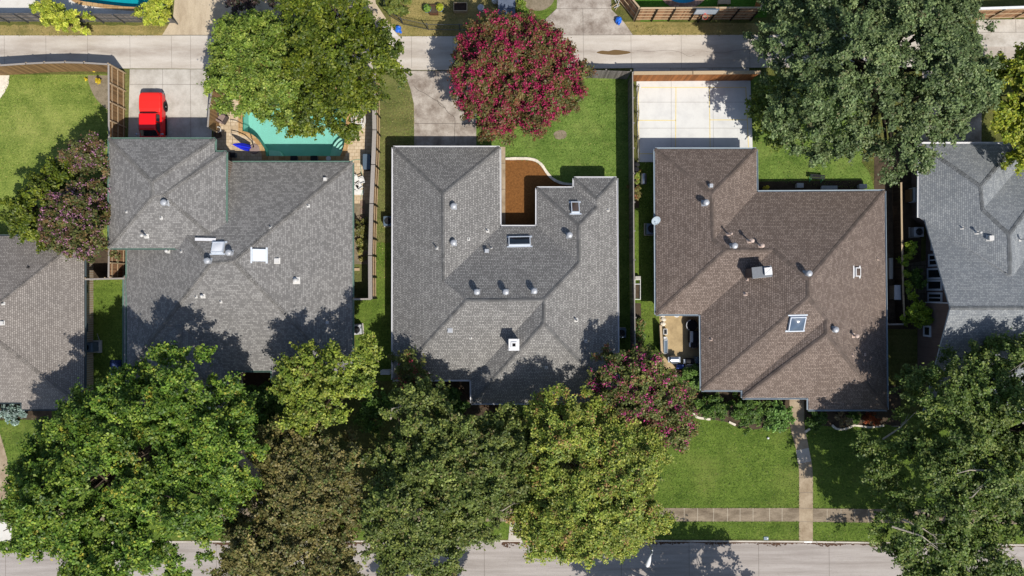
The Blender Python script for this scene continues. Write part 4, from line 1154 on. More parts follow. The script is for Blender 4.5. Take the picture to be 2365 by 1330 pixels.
def G(r, g, b): return C(r, g, b, 1.0)
oak = [(G(98, 126, 44), 4), (G(70, 98, 32), 3), (G(132, 150, 58), 2.2), (G(168, 160, 64), 0.2)]
yel = [(G(128, 142, 54), 4), (G(100, 120, 42), 3), (G(158, 164, 72), 2), (G(114, 104, 52), 0.3)]
brn = [(G(118, 112, 66), 4), (G(94, 94, 52), 3), (G(140, 128, 78), 2), (G(96, 110, 56), 1.6)]
olv = [(G(104, 118, 56), 4), (G(82, 98, 44), 3), (G(128, 136, 68), 2), (G(114, 106, 64), 0.5)]
brt = [(G(134, 146, 62), 4), (G(106, 126, 50), 3), (G(162, 166, 74), 2.2), (G(150, 118, 74), 0.5)]
liv = [(G(100, 118, 74), 4), (G(80, 98, 58), 3), (G(124, 138, 90), 2.2), (G(114, 110, 78), 0.3)]
elm = [(G(98, 118, 54), 4), (G(76, 98, 42), 3), (G(124, 136, 68), 2)]
grn = [(G(116, 136, 54), 4), (G(92, 115, 42), 3), (G(144, 156, 70), 2), (G(108, 98, 54), 0.2)]
pec = [(G(90, 104, 28), 4), (G(66, 82, 22), 3), (G(118, 126, 40), 2)]
lem = [(G(146, 154, 48), 4), (G(116, 134, 42), 3), (G(170, 172, 64), 1.5)]
myr = [(G(110, 92, 54), 4), (G(88, 82, 44), 3), (G(122, 76, 56), 2.0), (G(96, 102, 52), 2.0)]
mgr = [(G(98, 108, 54), 4), (G(80, 92, 44), 3), (G(122, 120, 64), 2), (G(122, 84, 62), 1.0)]
mol = [(G(92, 96, 50), 4), (G(74, 82, 40), 3), (G(112, 92, 58), 2.4), (G(98, 74, 54), 1.4)]
vin = [(G(166, 174, 62), 4), (G(132, 148, 48), 3), (G(192, 190, 84), 1.5)]
shr = [(G(84, 112, 44), 4), (G(62, 90, 34), 3), (G(110, 136, 60), 2)]
rose = [C(188, 40, 100, 0.85), C(156, 36, 78, 0.85), C(172, 58, 92, 0.85)]
pink = [C(208, 70, 142, 0.9), C(192, 84, 140, 0.9), C(176, 54, 118, 0.9)]
lilac = [C(172, 118, 148, 0.85), C(150, 98, 132, 0.85), C(182, 134, 156, 0.85)]
dred = [C(150, 44, 66, 0.9), C(172, 58, 80, 0.9)]

FRONT = 'street trees along the front yards'
shrubby('oak_tree', 'large bright green tree between the left two front yards, spilling over the street', 'tree',
        [(75, 1040), (12, 1085), (5, 1130), (32, 1175), (10, 1235), (60, 1270), (150, 1290), (150, 1360), (440, 1360), (490, 1240), (550, 1160), (598, 1140), (592, 1085), (612, 1015), (580, 950), (550, 895), (500, 830), (440, 795), (405, 790), (350, 792), (345, 850), (300, 860), (275, 828), (255, 880), (170, 890), (165, 930), (85, 950), (75, 1000)],
        8.2, 11.5, oak, FRONT, 0.95, 280, 0.225, 11, dm=5, gap=0.11, jag=1.5, zamp=1.4, low=0.4, spr=6, tpx=(330, 1060), holes=[[(235, 1055), (300, 1050), (310, 1100), (240, 1100)], [(402, 1005), (425, 990), (425, 1050), (405, 1055)], [(440, 905), (480, 900), (475, 930)]], limbs=22, sep=1.0)
shrubby('maple_tree', 'yellow green tree overlapping the front corner of the house with the pool', 'tree',
        [(650, 870), (662, 800), (720, 788), (750, 815), (770, 778), (800, 812), (832, 768), (872, 782), (862, 830), (892, 878), (870, 902), (832, 905), (822, 950), (780, 985), (740, 970), (700, 1003), (652, 965), (660, 920), (640, 890)],
        7.2, 8.8, yel, FRONT, 0.85, 260, 0.225, 12, jag=1.4, dm=2.5, limbs=14, tpx=(735, 935), gap=0.12, low=0.3)
shrubby('brown_oak_tree', 'brownish olive tree over the kerb, right of the large bright green tree', 'tree',
        [(575, 1010), (640, 960), (700, 975), (790, 1000), (850, 1030), (880, 1110), (845, 1170), (850, 1225), (806, 1250), (832, 1330), (820, 1370), (520, 1370), (502, 1310), (532, 1265), (512, 1200), (580, 1140), (600, 1090), (580, 1060)],
        5.6, 8.4, brn, FRONT, 0.95, 250, 0.22, 13, gap=0.06, zamp=1.1, tpx=(690, 1110), holes=[[(800, 1170), (840, 1180), (830, 1230), (800, 1220)]])
shrubby('elm_tree', 'olive green street tree left of the bright yellow green one', 'tree',
        [(880, 930), (910, 898), (960, 885), (1000, 905), (1030, 888), (1042, 930), (1085, 940), (1118, 960), (1150, 945), (1200, 940), (1235, 1000), (1250, 1060), (1210, 1110), (1180, 1170), (1148, 1215), (1178, 1285), (1130, 1262), (1085, 1245), (1062, 1340), (900, 1335), (850, 1262), (835, 1180), (862, 1100), (850, 1050), (905, 1020), (930, 985)],
        6.4, 9.6, olv, FRONT, 0.95, 260, 0.22, 14, gap=0.07, jag=1.4, zamp=1.2, tpx=(980, 1110), bare=2, holes=[[(935, 1040), (965, 1050), (955, 1085), (930, 1080)]])
shrubby('pistache_tree', 'bright yellow green tree with rusty tips beside the sunlit front lawn', 'tree',
        [(1225, 920), (1262, 885), (1330, 905), (1380, 925), (1430, 945), (1480, 985), (1530, 1020), (1550, 1050), (1525, 1100), (1530, 1180), (1558, 1205), (1500, 1250), (1460, 1290), (1400, 1280), (1375, 1315), (1300, 1290), (1230, 1280), (1200, 1250), (1182, 1195), (1195, 1150), (1170, 1120), (1222, 1060), (1200, 1000)],
        6.0, 9.2, brt, FRONT, 0.8, 330, 0.19, 15, jag=1.5, zamp=0.6, gap=0.1, swid=0.15, tpx=(1370, 1120), holes=[[(1448, 1135), (1475, 1130), (1478, 1155), (1450, 1155)], [(1205, 1205), (1225, 1200), (1225, 1235), (1205, 1240)]])
shrubby('cedar_elm_tree', 'dark green tree with pale bare branches in the lower right corner', 'tree',
        [(2110, 815), (2150, 800), (2190, 806), (2240, 800), (2290, 782), (2340, 780), (2440, 770), (2440, 1370), (2030, 1370), (2060, 1292), (2012, 1240), (2000, 1180), (2045, 1150), (1985, 1105), (2005, 1060), (1988, 1020), (2060, 1000), (2062, 940), (2082, 880)],
        5.4, 9.6, elm, FRONT, 0.95, 230, 0.21, 16, slen=0.6, zamp=1.2, tpx=(2180, 1040), bark='bark_dark', bare=20, holes=[[(2160, 1175), (2200, 1165), (2225, 1200), (2180, 1225)], [(2250, 1170), (2315, 1165), (2320, 1240), (2245, 1250)], [(2160, 1270), (2310, 1262), (2290, 1300), (2170, 1305)], [(2240, 890), (2280, 900), (2260, 925)], [(2090, 930), (2150, 935), (2140, 990), (2085, 985)]], limbs=22, jag=1.5, gap=0.14, low=0.35)
shrubby('live_oak_tree', 'huge grey green live oak spreading over the alley, upper right', 'tree',
        [(1742, 80), (1762, 55), (1790, 0), (1800, -40), (2262, -40), (2268, 60), (2250, 110), (2278, 180), (2282, 240), (2255, 282), (2192, 330), (2175, 372), (2120, 390), (2090, 425), (2040, 425), (2022, 400), (2015, 350), (1990, 345), (1975, 385), (1940, 392), (1930, 355), (1862, 362), (1840, 335), (1792, 310), (1762, 270), (1790, 210), (1762, 170), (1745, 130)],
        5.4, 10.5, liv, 'backyard trees by the alley', 1.0, 240, 0.21, 17, zamp=1.2, dm=6, tpx=(2000, 180), bark='bark_dark', limbs=26, gap=0.17, low=0.35, holes=[[(1925, 65), (1950, 60), (1955, 115), (1935, 120)], [(2065, 60), (2100, 40), (2090, 90), (2070, 100)], [(2010, 185), (2055, 175), (2050, 200), (2015, 205)], [(1785, 70), (1800, 85), (1825, 115), (1800, 110)]], jag=1.2)
shrubby('understory_tree', 'small yellowish green tree in the oak shade beside the court', 'tree', [(1752, 185), (1800, 178), (1845, 200), (1850, 300), (1815, 318), (1780, 320), (1748, 290), (1742, 240)], 2.6, 4.0, [(G(122, 136, 58), 3), (G(98, 116, 46), 2)], 'backyard trees by the alley', 0.75, 230, 0.22, 66, tpx=(1795, 245), dm=2, gap=0.1)
shrubby('lemon_green_tree', 'yellow green tree at the upper right edge, over the blue grey roof', 'tree',
        [(2292, 130), (2330, 112), (2430, 110), (2430, 410), (2352, 388), (2322, 335), (2272, 300), (2282, 250), (2302, 200), (2285, 160)], 4.8, 7.2, lem, 'backyard trees by the alley', 0.9, 210, 0.26, 18, tpx=(2360, 240), dm=3)
shrubby('chinaberry_tree', 'rounded light green tree over the alley, left of its darker neighbour', 'tree',
        [(482, 100), (520, 42), (570, 18), (630, 28), (662, 60), (680, 120), (705, 180), (722, 240), (702, 290), (650, 300), (640, 275), (600, 278), (560, 262), (502, 242), (480, 180), (488, 150)], 5.6, 8.0, grn, 'backyard trees by the alley', 0.7, 290, 0.21, 19, tpx=(590, 170), dm=3.4, zamp=0.5)
shrubby('pecan_tree', 'dark green tree over the alley and the main swimming pool', 'tree',
        [(620, 10), (680, -40), (842, -40), (850, 40), (900, 70), (905, 110), (935, 128), (922, 178), (890, 192), (862, 235), (838, 292), (780, 328), (765, 300), (740, 300), (700, 310), (660, 275), (688, 220), (660, 160), (640, 100), (660, 60)], 5.4, 9.2, pec, 'backyard trees by the alley', 0.9, 250, 0.235, 20, tpx=(780, 120), dm=4, zamp=1.1, gap=0.1, low=0.6, jag=1.3)
shrubby('crape_myrtle', 'large round crape myrtle covered in magenta blossom beside the alley', 'tree',
        [(1045, 140), (1065, 92), (1105, 62), (1140, 28), (1168, 46), (1215, 46), (1265, 54), (1292, 82), (1322, 110), (1332, 148), (1357, 166), (1352, 215), (1322, 247), (1290, 278), (1242, 312), (1200, 287), (1165, 322), (1120, 302), (1095, 265), (1050, 237), (1038, 190)], 3.9, 6.4, myr, 'crape myrtles', 0.72, 270, 0.20, 21, tpx=(1190, 170), dm=3.0, sep=1.08, spike=1.5, zamp=0.9, slen=0.28, low=0.9, blossom=(rose, 12.0, 10, 0.10))
shrubby('crape_myrtle', 'pink flowering crape myrtle at the front corner between the grey and brown roofs', 'tree',
        [(1362, 866), (1392, 826), (1440, 804), (1500, 806), (1540, 846), (1578, 896), (1606, 940), (1602, 990), (1578, 1036), (1545, 1040), (1500, 1000), (1450, 960), (1400, 935), (1368, 905)], 5.4, 7.2, mgr, 'crape myrtles', 0.75, 260, 0.20, 22, tpx=(1485, 915), dm=2.5, slen=0.3, blossom=(pink, 4.2, 9, 0.12))
shrubby('crape_myrtle', 'dark red crape myrtle in shade at the front left corner of the courtyard house', 'tree',
        [(912, 832), (945, 808), (985, 838), (1008, 872), (962, 898), (918, 882)], 3.8, 5.0, mgr, 'crape myrtles', 0.7, 220, 0.22, 23, tpx=(945, 890), blossom=(dred, 3.0, 8, 0.16), dm=2)
wallx = P(252, 0, 5.0)[0]
cl = lambda c_: ~((c_[:, 0] > wallx - 0.02) & (c_[:, 1] > P(0, 573, 5.0)[1] - 0.1))
shrubby('crape_myrtle', 'faded brownish pink crape myrtle nearest the truck garage', 'tree',
        [(142, 352), (200, 318), (262, 318), (262, 405), (200, 405), (150, 395)], 4.0, 5.2, mol, 'crape myrtles', 0.7, 230, 0.22, 24, tpx=(205, 380), clip=cl, blossom=(lilac, 3.4, 7, 0.13), dm=2)
shrubby('crape_myrtle', 'lilac pink crape myrtle over the corner of the left roof', 'tree',
        [(150, 440), (200, 408), (262, 408), (262, 588), (170, 592), (112, 562), (95, 510), (110, 460)], 4.6, 6.0, mol, 'crape myrtles', 0.75, 230, 0.22, 25, tpx=(185, 500), clip=cl, blossom=(lilac, 6, 8, 0.12), dm=2.5)
shrubby('privet_tree', 'plain green bushy tree left of the lilac crape myrtle', 'tree',
        [(40, 440), (70, 400), (110, 380), (160, 368), (205, 392), (150, 440), (110, 470), (98, 520), (130, 580), (100, 575), (60, 558), (25, 520), (30, 470)], 3.2, 4.6, pec, None, 0.75, 230, 0.22, 26, tpx=(80, 480), dm=2)
shrubby('purple_leaf_tree', 'dark purplish small tree cut by the top edge above the light green tree', 'tree',
        [(500, -40), (600, -40), (610, 10), (560, 20), (520, 15)], 3.5, 5.0, [(G(70, 56, 56), 3), (G(58, 66, 44), 2), (G(96, 78, 70), 1)], None, 0.8, 200, 0.23, 27, tpx=(555, -20))
# the trees across the street whose shadows fall on the carriageway
shrubby('oak_tree', 'tree across the street, known by the shadow it throws near the lamp', 'tree', [(1440, 1440), (1540, 1405), (1660, 1400), (1760, 1410), (1850, 1440), (1850, 1600), (1440, 1600)], 6.5, 9.0, oak, FRONT, 1.0, 130, 0.3, 31, low=0.2, gap=0.2, jag=1.6)
shrubby('oak_tree', 'tree across the street, known by its shadow below the olive street tree', 'tree', [(900, 1440), (960, 1412), (1080, 1410), (1130, 1440), (1130, 1560), (900, 1560)], 6.0, 8.2, oak, FRONT, 1.0, 130, 0.3, 32, low=0.2, gap=0.2, jag=1.6)

SH = lambda x, y, rx, ry, k=9, j=0.18: [(x + rx * math.cos(a) * random.uniform(1 - j, 1 + j), y + ry * math.sin(a) * random.uniform(1 - j, 1 + j)) for a in np.linspace(0, 6.283, k, endpoint=False)]
def shrub(label, x, y, rx, ry, h, pal, seed, name='shrub', group=None, leaf=0.13, br=0.4, dens=420, cat='shrub', **kw):
    return shrubby(name, label, cat, SH(x, y, rx, ry), h * 0.5, h, pal, group, br, dens, leaf, seed, trunk=False, tpx=(x, y), parts=('stem', 'foliage'), dm=0.8, zamp=0.15, low=0.5, **kw)
FB = 'foundation shrubs along the brown house'
shrub('dark clipped shrub under the front eave, left of its twin by the white edging', 1648, 940, 37, 25, 1.3, shr, 41, group=FB)
shrub('broad rounded green shrub in the middle of the front bed', 1728, 953, 42, 32, 1.5, shr, 42, group=FB)
shrub('pale leafy shrub left of the front walk', 1797, 964, 28, 31, 1.1, [(G(112, 146, 74), 3), (G(84, 116, 54), 2)], 43, group=FB, leaf=0.2)
shrub('low dark shrub just right of the front walk', 1884, 966, 26, 22, 0.9, shr, 44, group=FB)
shrub('dry straw coloured grass clump in the right front bed', 1937, 962, 14, 20, 0.8, [(G(150, 134, 100), 3), (G(118, 104, 76), 2)], 45, name='ornamental_grass', cat='grass clump')
shrub('small round green shrub beside the rusty plant', 1970, 966, 16, 16, 0.8, shr, 46, group=FB)
shrub('rusty orange plant in the right front bed', 2012, 966, 16, 14, 0.7, [(G(170, 84, 40), 3), (G(124, 66, 40), 2), (G(92, 90, 44), 1)], 47, cat='plant', name='rusty_plant')
shrub('leafy green shrub beside the grill patio wall', 1600, 868, 22, 22, 1.2, [(G(110, 140, 66), 3), (G(84, 112, 48), 2)], 48, leaf=0.18)
shrub('blue grey leafy plant at the corner of the left house', 30, 950, 28, 18, 1.0, [(G(150, 168, 164), 3), (G(118, 140, 132), 2)], 49, name='blue_plant', cat='plant', leaf=0.22)
shrub('scrubby olive shrub beside the fence by the pool house', 834, 532, 15, 20, 1.4, [(G(120, 118, 62), 3), (G(92, 96, 48), 2)], 50)
shrub('yellowish scrub just south of the olive shrub', 838, 568, 16, 16, 0.9, [(G(160, 150, 88), 3), (G(116, 124, 60), 2)], 51)
shrub('tiny yellow plant in the pale corner bed of the left yard', 229, 190, 6, 6, 0.5, [(G(214, 190, 40), 3), (G(190, 170, 60), 1)], 52, name='yellow_plant', cat='plant', br=0.15, leaf=0.1)
shrubby('understory_tree', 'dark small tree in the shade between the bright oak and the front porch', 'tree', [(560, 930), (590, 900), (640, 905), (655, 950), (640, 1000), (600, 1010), (560, 985)], 2.4, 3.8, shr, None, 0.7, 230, 0.2, 67, tpx=(605, 955), dm=2, limbs=6)
shrubby('understory_tree', 'dark small tree in the gap right of the front yellow green tree', 'tree', [(835, 930), (880, 905), (905, 940), (895, 990), (860, 1010), (820, 985)], 2.4, 4.0, shr, None, 0.7, 200, 0.2, 68, tpx=(865, 955), dm=2, limbs=6)
shrub('dark undergrowth beside the walk of the pool house', 605, 930, 48, 40, 1.3, shr, 53, leaf=0.2)
shrub('dark shrub under the trees near the courtyard house corner', 1040, 930, 40, 30, 1.4, shr, 54, leaf=0.2)
shrub('leafy plant in the side bed beside the court', 1471, 412, 6, 12, 0.8, [(G(130, 150, 60), 3), (G(150, 120, 60), 1)], 55, cat='plant', br=0.25)
shrub('reddish plant lower in the side bed by the court', 1472, 446, 6, 16, 0.7, [(G(120, 118, 66), 3), (G(140, 90, 60), 1)], 56, cat='plant', br=0.25)
shrub('low plants at the foot of the side fence by the pink myrtle', 1476, 762, 9, 34, 0.8, [(G(96, 120, 56), 3), (G(136, 104, 72), 1)], 57, cat='plant', br=0.3)
shrub('small yellow flowering plant in the shade behind the brown house', 1768, 436, 9, 4, 0.5, [(G(220, 200, 60), 3), (G(120, 130, 50), 2)], 58, cat='plant', br=0.2)
shrub('small conifer like bush inside the metal fence', 916, 14, 24, 22, 1.8, [(G(116, 124, 56), 3), (G(90, 104, 46), 2)], 59, leaf=0.18)
shrub('green clump at the end of the grey shed', 1202, 24, 12, 14, 0.9, grn, 60, leaf=0.16)
shrubby('creeper', 'ivy hanging over the fence by the tall gabled house', 'ivy', [(2086, 566), (2104, 560), (2118, 565), (2112, 580), (2100, 588), (2100, 640), (2106, 680), (2114, 705), (2146, 722), (2150, 745), (2130, 750), (2098, 748), (2090, 700), (2088, 620)], 1.3, 2.3, [(G(136, 158, 44), 3), (G(100, 126, 36), 2)], None, 0.42, 380, 0.16, 61, trunk=False, tpx=(2094, 650), parts=('stem', 'foliage'), dm=0.8, zamp=0.2)
shrubby('shrub', 'dark green bush on the flagstones inside the ivy fence', 'shrub', SH(2112, 640, 14, 24), 0.7, 1.2, shr, None, 0.4, 400, 0.15, 62, trunk=False, tpx=(2112, 640), parts=('stem', 'foliage'), dm=0.8, zamp=0.15)
VG = 'vines on the pool fence'
shrubby('vine', 'yellow green vine mound over the pool fence, left of the other mound', 'vine', [(68, 24), (100, 8), (108, -20), (116, 6), (140, 18), (190, 28), (212, 40), (200, 52), (175, 62), (148, 74), (130, 60), (95, 44)], 1.8, 2.7, vin, VG, 0.45, 420, 0.17, 63, trunk=False, tpx=(145, 52), parts=('stem', 'foliage'), dm=0.9, zamp=0.2)
shrubby('vine', 'yellow green vine mound at the right end of the pool fence, by the tan drive', 'vine', [(352, -20), (392, -20), (390, 20), (394, 36), (382, 62), (350, 54), (318, 42), (306, 32), (338, 20)], 1.8, 2.8, vin, VG, 0.45, 420, 0.17, 64, trunk=False, tpx=(358, 46), parts=('stem', 'foliage'), dm=0.9, zamp=0.2)

# grass blades standing over the lawns and creeping over their edges: nobody could count them
def tufts(areas, pal, seed, dens=60, size=0.10):
    rg = np.random.default_rng(seed); Cn = []
    for poly in areas:
        pw = [P(*p)[:2] for p in poly]
        xs = [p[0] for p in pw]; ys = [p[1] for p in pw]
        n = int((max(xs) - min(xs)) * (max(ys) - min(ys)) * dens)
        X = rg.uniform(min(xs), max(xs), n); Y = rg.uniform(min(ys), max(ys), n); k = inside(pw, X, Y)
        # thicker and thinner patches
        k &= rg.random(n) < 0.55 + 0.45 * np.sin(X * 0.7 + 1.3 * np.sin(Y * 0.5)) * np.cos(Y * 0.8)
        X, Y = X[k], Y[k]
        L = [(pw[i], pw[(i + 1) % len(pw)]) for i in range(len(pw))]
        ex = []; ey = []
        for a, b in L:
            m = int(math.hypot(b[0] - a[0], b[1] - a[1]) * 14); t = rg.random(m)
            ex.append(a[0] + (b[0] - a[0]) * t + rg.normal(0, 0.06, m)); ey.append(a[1] + (b[1] - a[1]) * t + rg.normal(0, 0.06, m))
        X = np.concatenate([X] + ex); Y = np.concatenate([Y] + ey)
        Cn.append(np.stack([X, Y, rg.uniform(0.03, 0.07, len(X))], 1))
    c = np.concatenate(Cn); T = len(c)
    pc = np.array([q[0][:3] for q in pal]); w = np.array([q[1] for q in pal], float); w /= w.sum()
    col = pc[rg.choice(len(pal), T, p=w)] * rg.uniform(0.7, 1.25, (T, 1))
    o = leaves_obj('grass', None, c, np.array([0, 0, 0.8]) + rg.normal(0, 0.5, (T, 3)), size * rg.uniform(0.6, 1.5, T), size * 0.4 * rg.uniform(0.6, 1.4, T), col, M['leaf'])
    return tag(o, kind='stuff')
lg = [(G(76, 104, 34), 4), (G(110, 134, 58), 2), (G(150, 146, 86), 0.8), (G(54, 78, 24), 2)]
tufts([[(1515, 990), (1610, 972), (1700, 988), (1815, 996), (1838, 1040), (1844, 1100), (1844, 1172), (1520, 1172)], [(1880, 1000), (2040, 990), (2100, 1010), (2100, 1172), (1879, 1172), (1875, 1080)],
       [(1520, 1205), (1844, 1205), (1844, 1246), (1520, 1246)], [(1879, 1206), (2200, 1207), (2200, 1252), (1879, 1248)], [(2, 968), (80, 966), (80, 1085), (24, 1085), (14, 1040), (2, 1000)]], lg, 91)
tufts([[(1170, 300), (1300, 250), (1360, 190), (1450, 183), (1450, 420), (1425, 408), (1328, 408), (1280, 410), (1262, 398), (1245, 374), (1170, 366)], [(1742, 320), (1820, 310), (2010, 390), (2018, 438), (1752, 415), (1748, 350)], [(1427, 420), (1450, 420), (1452, 780), (1430, 780)], [(1478, 376), (1512, 376), (1512, 800), (1482, 800)]],
      [(G(92, 122, 42), 4), (G(128, 150, 68), 2.4), (G(166, 160, 96), 0.7), (G(64, 92, 28), 1.6)], 92)
tufts([[(10, 215), (22, 178), (200, 177), (207, 205), (225, 240), (248, 262), (248, 320), (150, 330), (40, 400), (0, 420), (0, 235)]], [(G(114, 134, 54), 3), (G(152, 160, 80), 2.4), (G(186, 176, 110), 1.2), (G(82, 106, 38), 1.6)], 93)
tufts([[(0, 62), (375, 64), (368, 81), (0, 81)], [(925, 66), (1050, 60), (1050, 82), (925, 82)], [(1465, 60), (1735, 58), (1735, 80), (1470, 80)], [(868, 240), (935, 190), (955, 245), (956, 330), (870, 340)], [(868, 345), (890, 345), (890, 640), (868, 640)], [(905, 5), (1040, 5), (1090, 40), (960, 48)]],
      [(G(140, 132, 78), 3), (G(178, 162, 110), 2), (G(104, 118, 56), 2.4), (G(120, 100, 70), 1)], 94)
# ------------------------------------------------------------------ fences
M['wood_brown'] = wood('brown stained boards', C(186, 122, 70), C(146, 92, 50))
M['wood_tan'] = wood('tan weathered boards', C(166, 132, 92), C(132, 104, 72))
M['wood_dark'] = wood('dark brown boards', C(72, 60, 52), C(52, 44, 38))
M['wood_grey'] = wood('grey weathered boards', C(150, 144, 138), C(112, 106, 102))
M['wood_warm'] = wood('warm cedar boards', C(190, 148, 112), C(160, 118, 86))
M['wood_rail'] = wood('pale rails', C(206, 184, 152), C(176, 152, 120))
M['wood_cap'] = wood('grey fence cap', C(176, 168, 160), C(140, 134, 128))
M['black_metal'] = plain('black metal', C(38, 38, 42), 0.45, 0.6)
M['grey_metal'] = plain('grey steel tube', C(120, 124, 130), 0.4, 0.7)
M['blue_grey'] = plain('blue grey painted metal', C(98, 116, 132), 0.5, 0.2)

def fence(label, pts, h, boards, rail=None, side=0, cap=None, group=None, step=2.4, postm=None, rails=(0.3, 1.2, 2.1), gapw=0.145, capw=0.14, metal=False, z0=0.0, name='board_fence'):
    """pts: the fence's top line as seen in the photograph; side +1/-1 picks the face that carries rails and posts"""
    W = [PV(x, y, h) for x, y in pts]
    for w in W: w.z = z0
    root = empty(name, W[0], label, 'fence', group)
    bd = MB(); posts = []; rl = [MB() for _ in rails]; cp = MB()
    for a, b in zip(W[:-1], W[1:]):
        d = b - a; L = d.length; d.normalize(); n = Vector((-d.y, d.x, 0)) * (side or 1); rz = math.atan2(d.y, d.x)
        k = max(1, int(L / gapw))
        if not metal:
            for i in range(k):
                c = a + d * (L * (i + 0.5) / k)
                hh = h + random.uniform(-0.012, 0.012)
                bd.box((c.x, c.y, z0 + hh / 2 + 0.02), (L / k - 0.008, 0.02, hh - 0.04), rz + random.uniform(-0.006, 0.006), 0, random.uniform(0.62, 1.2))
        else:
            kk = max(1, int(L / 0.12))
            for i in range(kk):
                c = a + d * (L * (i + 0.5) / kk); bd.box((c.x, c.y, z0 + h / 2), (0.016, 0.016, h - 0.06), rz)
        for r_, zz in zip(rl, rails):
            c = a + d * (L / 2) + n * (0.035 if not metal else 0.0); r_.box((c.x, c.y, z0 + zz), (L, 0.045 if not metal else 0.03, 0.09 if not metal else 0.035), rz)
        if cap:
            c = a + d * (L / 2); cp.box((c.x, c.y, z0 + h + 0.02), (L + 0.06, capw, 0.035), rz, 0, random.uniform(0.9, 1.1))
        m = max(1, int(round(L / step)))
        for i in range(m + (1 if b is W[-1] else 0)): posts.append((a + d * (L * i / m) + n * (0.085 if not metal else 0.02), rz))
    bd.build('board_panel' if not metal else 'bar_panel', boards, root)
    if side or metal:
        for r_ in rl: r_.build('rail', rail or boards, root)
    proto = None
    for c, rz in posts:
        pm = MB(); t = 0.1 if not metal else 0.06
        pm.box((0, 0, h / 2), (t, t, h + (0.03 if not cap else -0.02))); pm.box((0, 0, h + 0.02 if not cap else h - 0.005), (t * 1.15, t * 1.15, 0.02))
        if proto is None:
            proto = pm.build('post', postm or rail or boards, root, world=False); o = proto
        else:
            o = proto.copy(); COL.objects.link(o)
        o.parent = root; o.location = c - wloc(root); o.rotation_euler = (0, 0, rz)
    if cap: cp.build('cap_board', cap, root)
    return root

FG = 'board fences between the lots'
HF = 2.55
fence('tan board fence curving along the alley behind the yellowish lawn', [(-60, 154), (0, 151), (60, 147), (102, 145), (150, 144), (194, 145), (249, 148.5)], HF, M['wood_tan'], M['wood_rail'], 1, M['wood_cap'], FG, 1.75)
fence('board fence with rails between the yellowish lawn and the red truck driveway', [(251, 149), (252, 322)], HF, M['wood_tan'], M['wood_rail'], 1, M['wood_cap'], FG, 1.8)
fence('short golden board fence between the left roof and the taller garage', [(252, 574), (251, 640)], HF, M['wood_warm'], M['wood_rail'], 1, M['wood_cap'], FG, 1.6)
fence('short cross fence closing the gap beside the left house, seen edge on', [(197, 645), (287, 643)], 2.3, M['wood_warm'], M['wood_rail'], 1, M['wood_cap'], FG, 1.7)
fence('grey topped fence between the truck driveway and the pool terrace', [(492, 196), (484, 240), (480, 295)], 2.3, M['wood_tan'], M['wood_rail'], 0, M['wood_cap'], FG, 2.0)
fence('long board fence between the pool house and the courtyard house', [(863, 170), (865, 300), (862, 380), (858, 470), (855, 590), (855.5, 690)], HF, M['wood_tan'], M['wood_rail'], 1, M['wood_cap'], FG, 1.75, postm=M['black_metal'], capw=0.34)
fence('short cross fence south of the narrow scrub strip', [(817, 691), (857, 690.5)], 2.4, M['wood_warm'], M['wood_rail'], 1, M['wood_cap'], FG, 1.5)
fence('grey weathered board fence along the alley behind the lush lawn', [(1348, 161), (1400, 163), (1457, 165)], 2.3, M['wood_grey'], M['wood_grey'], 0, None, FG, 1.75)
fence('long dark shaded fence between the lush lawn and the court', [(1461, 167), (1463, 400), (1464, 600), (1467, 800), (1468, 850)], 2.5, M['wood_grey'], M['wood_grey'], 0, M['wood_cap'], FG, 2.4, capw=0.08)
fence('rich brown board fence along the alley behind the court', [(1464, 169), (1600, 168), (1756, 167)], 2.45, M['wood_brown'], M['wood_rail'], 0, M['wood_rail'], FG, 2.4, capw=0.3)
fence('dark fence with a pale cap between the brown house and the gabled house', [(2081, 422), (2083, 560), (2086, 680), (2089, 749)], 1.4, M['wood_dark'], M['wood_dark'], 0, M['wood_rail'], FG, 2.4, capw=0.15)
fence('short cross fence at the south end of the pale capped fence', [(2050, 749), (2090, 748.5)], 1.4, M['wood_warm'], M['wood_rail'], 0, M['wood_cap'], FG, 1.6)
fence('cedar fence with dark posts across the alley, carrying the basketball hoop', [(1478, 19), (1560, 18.5), (1660, 18), (1757, 17.5)], 2.75, M['wood_warm'], M['wood_rail'], -1, M['wood_rail'], FG, 1.85, postm=M['black_metal'], rails=(0.35, 0.95, 1.65, 2.3))
fence('slanting cedar fence panel beside the far driveway with the blue bag', [(1434, -34), (1478, 19)], 2.75, M['wood_warm'], M['wood_rail'], -1, M['wood_rail'], FG, 2.0, rails=(0.35, 1.3, 2.3))
fence('cedar fence running away from the alley beneath the live oak', [(1757, 17), (1775, -40)], 2.6, M['wood_brown'], M['wood_rail'], -1, M['wood_rail'], FG, 2.0)
fence('pale fence behind the upper right driveway', [(2262, 20), (2450, 14)], 2.5, M['wood_warm'], M['wood_rail'], -1, M['white_paint'], FG, 2.2, capw=0.22)
fence('grey wood fence under the yellow green vines by the free form pool', [(-60, 30), (120, 30), (210, 31), (310, 32), (386, 34)], 2.0, M['wood_grey'], M['grey_metal'], -1, M['grey_metal'], FG, 1.9, rails=(0.35, 1.0, 1.75), capw=0.06)
fence('dark metal rail fence round the dry yard above the crape myrtle', [(880, -20), (893, 22), (925, 42), (985, 55), (1060, 56), (1092, 55)], 1.5, M['black_metal'], M['grey_metal'], 0, None, None, 2.2, metal=True, rails=(0.15, 1.42), name='metal_fence')
fence('low lattice fence at the west end of the grill patio', [(1526, 752), (1529, 815)], 1.0, M['wood_grey'], M['wood_rail'], 0, M['wood_rail'], None, 1.2, rails=(0.2, 0.8), capw=0.2, name='low_fence')

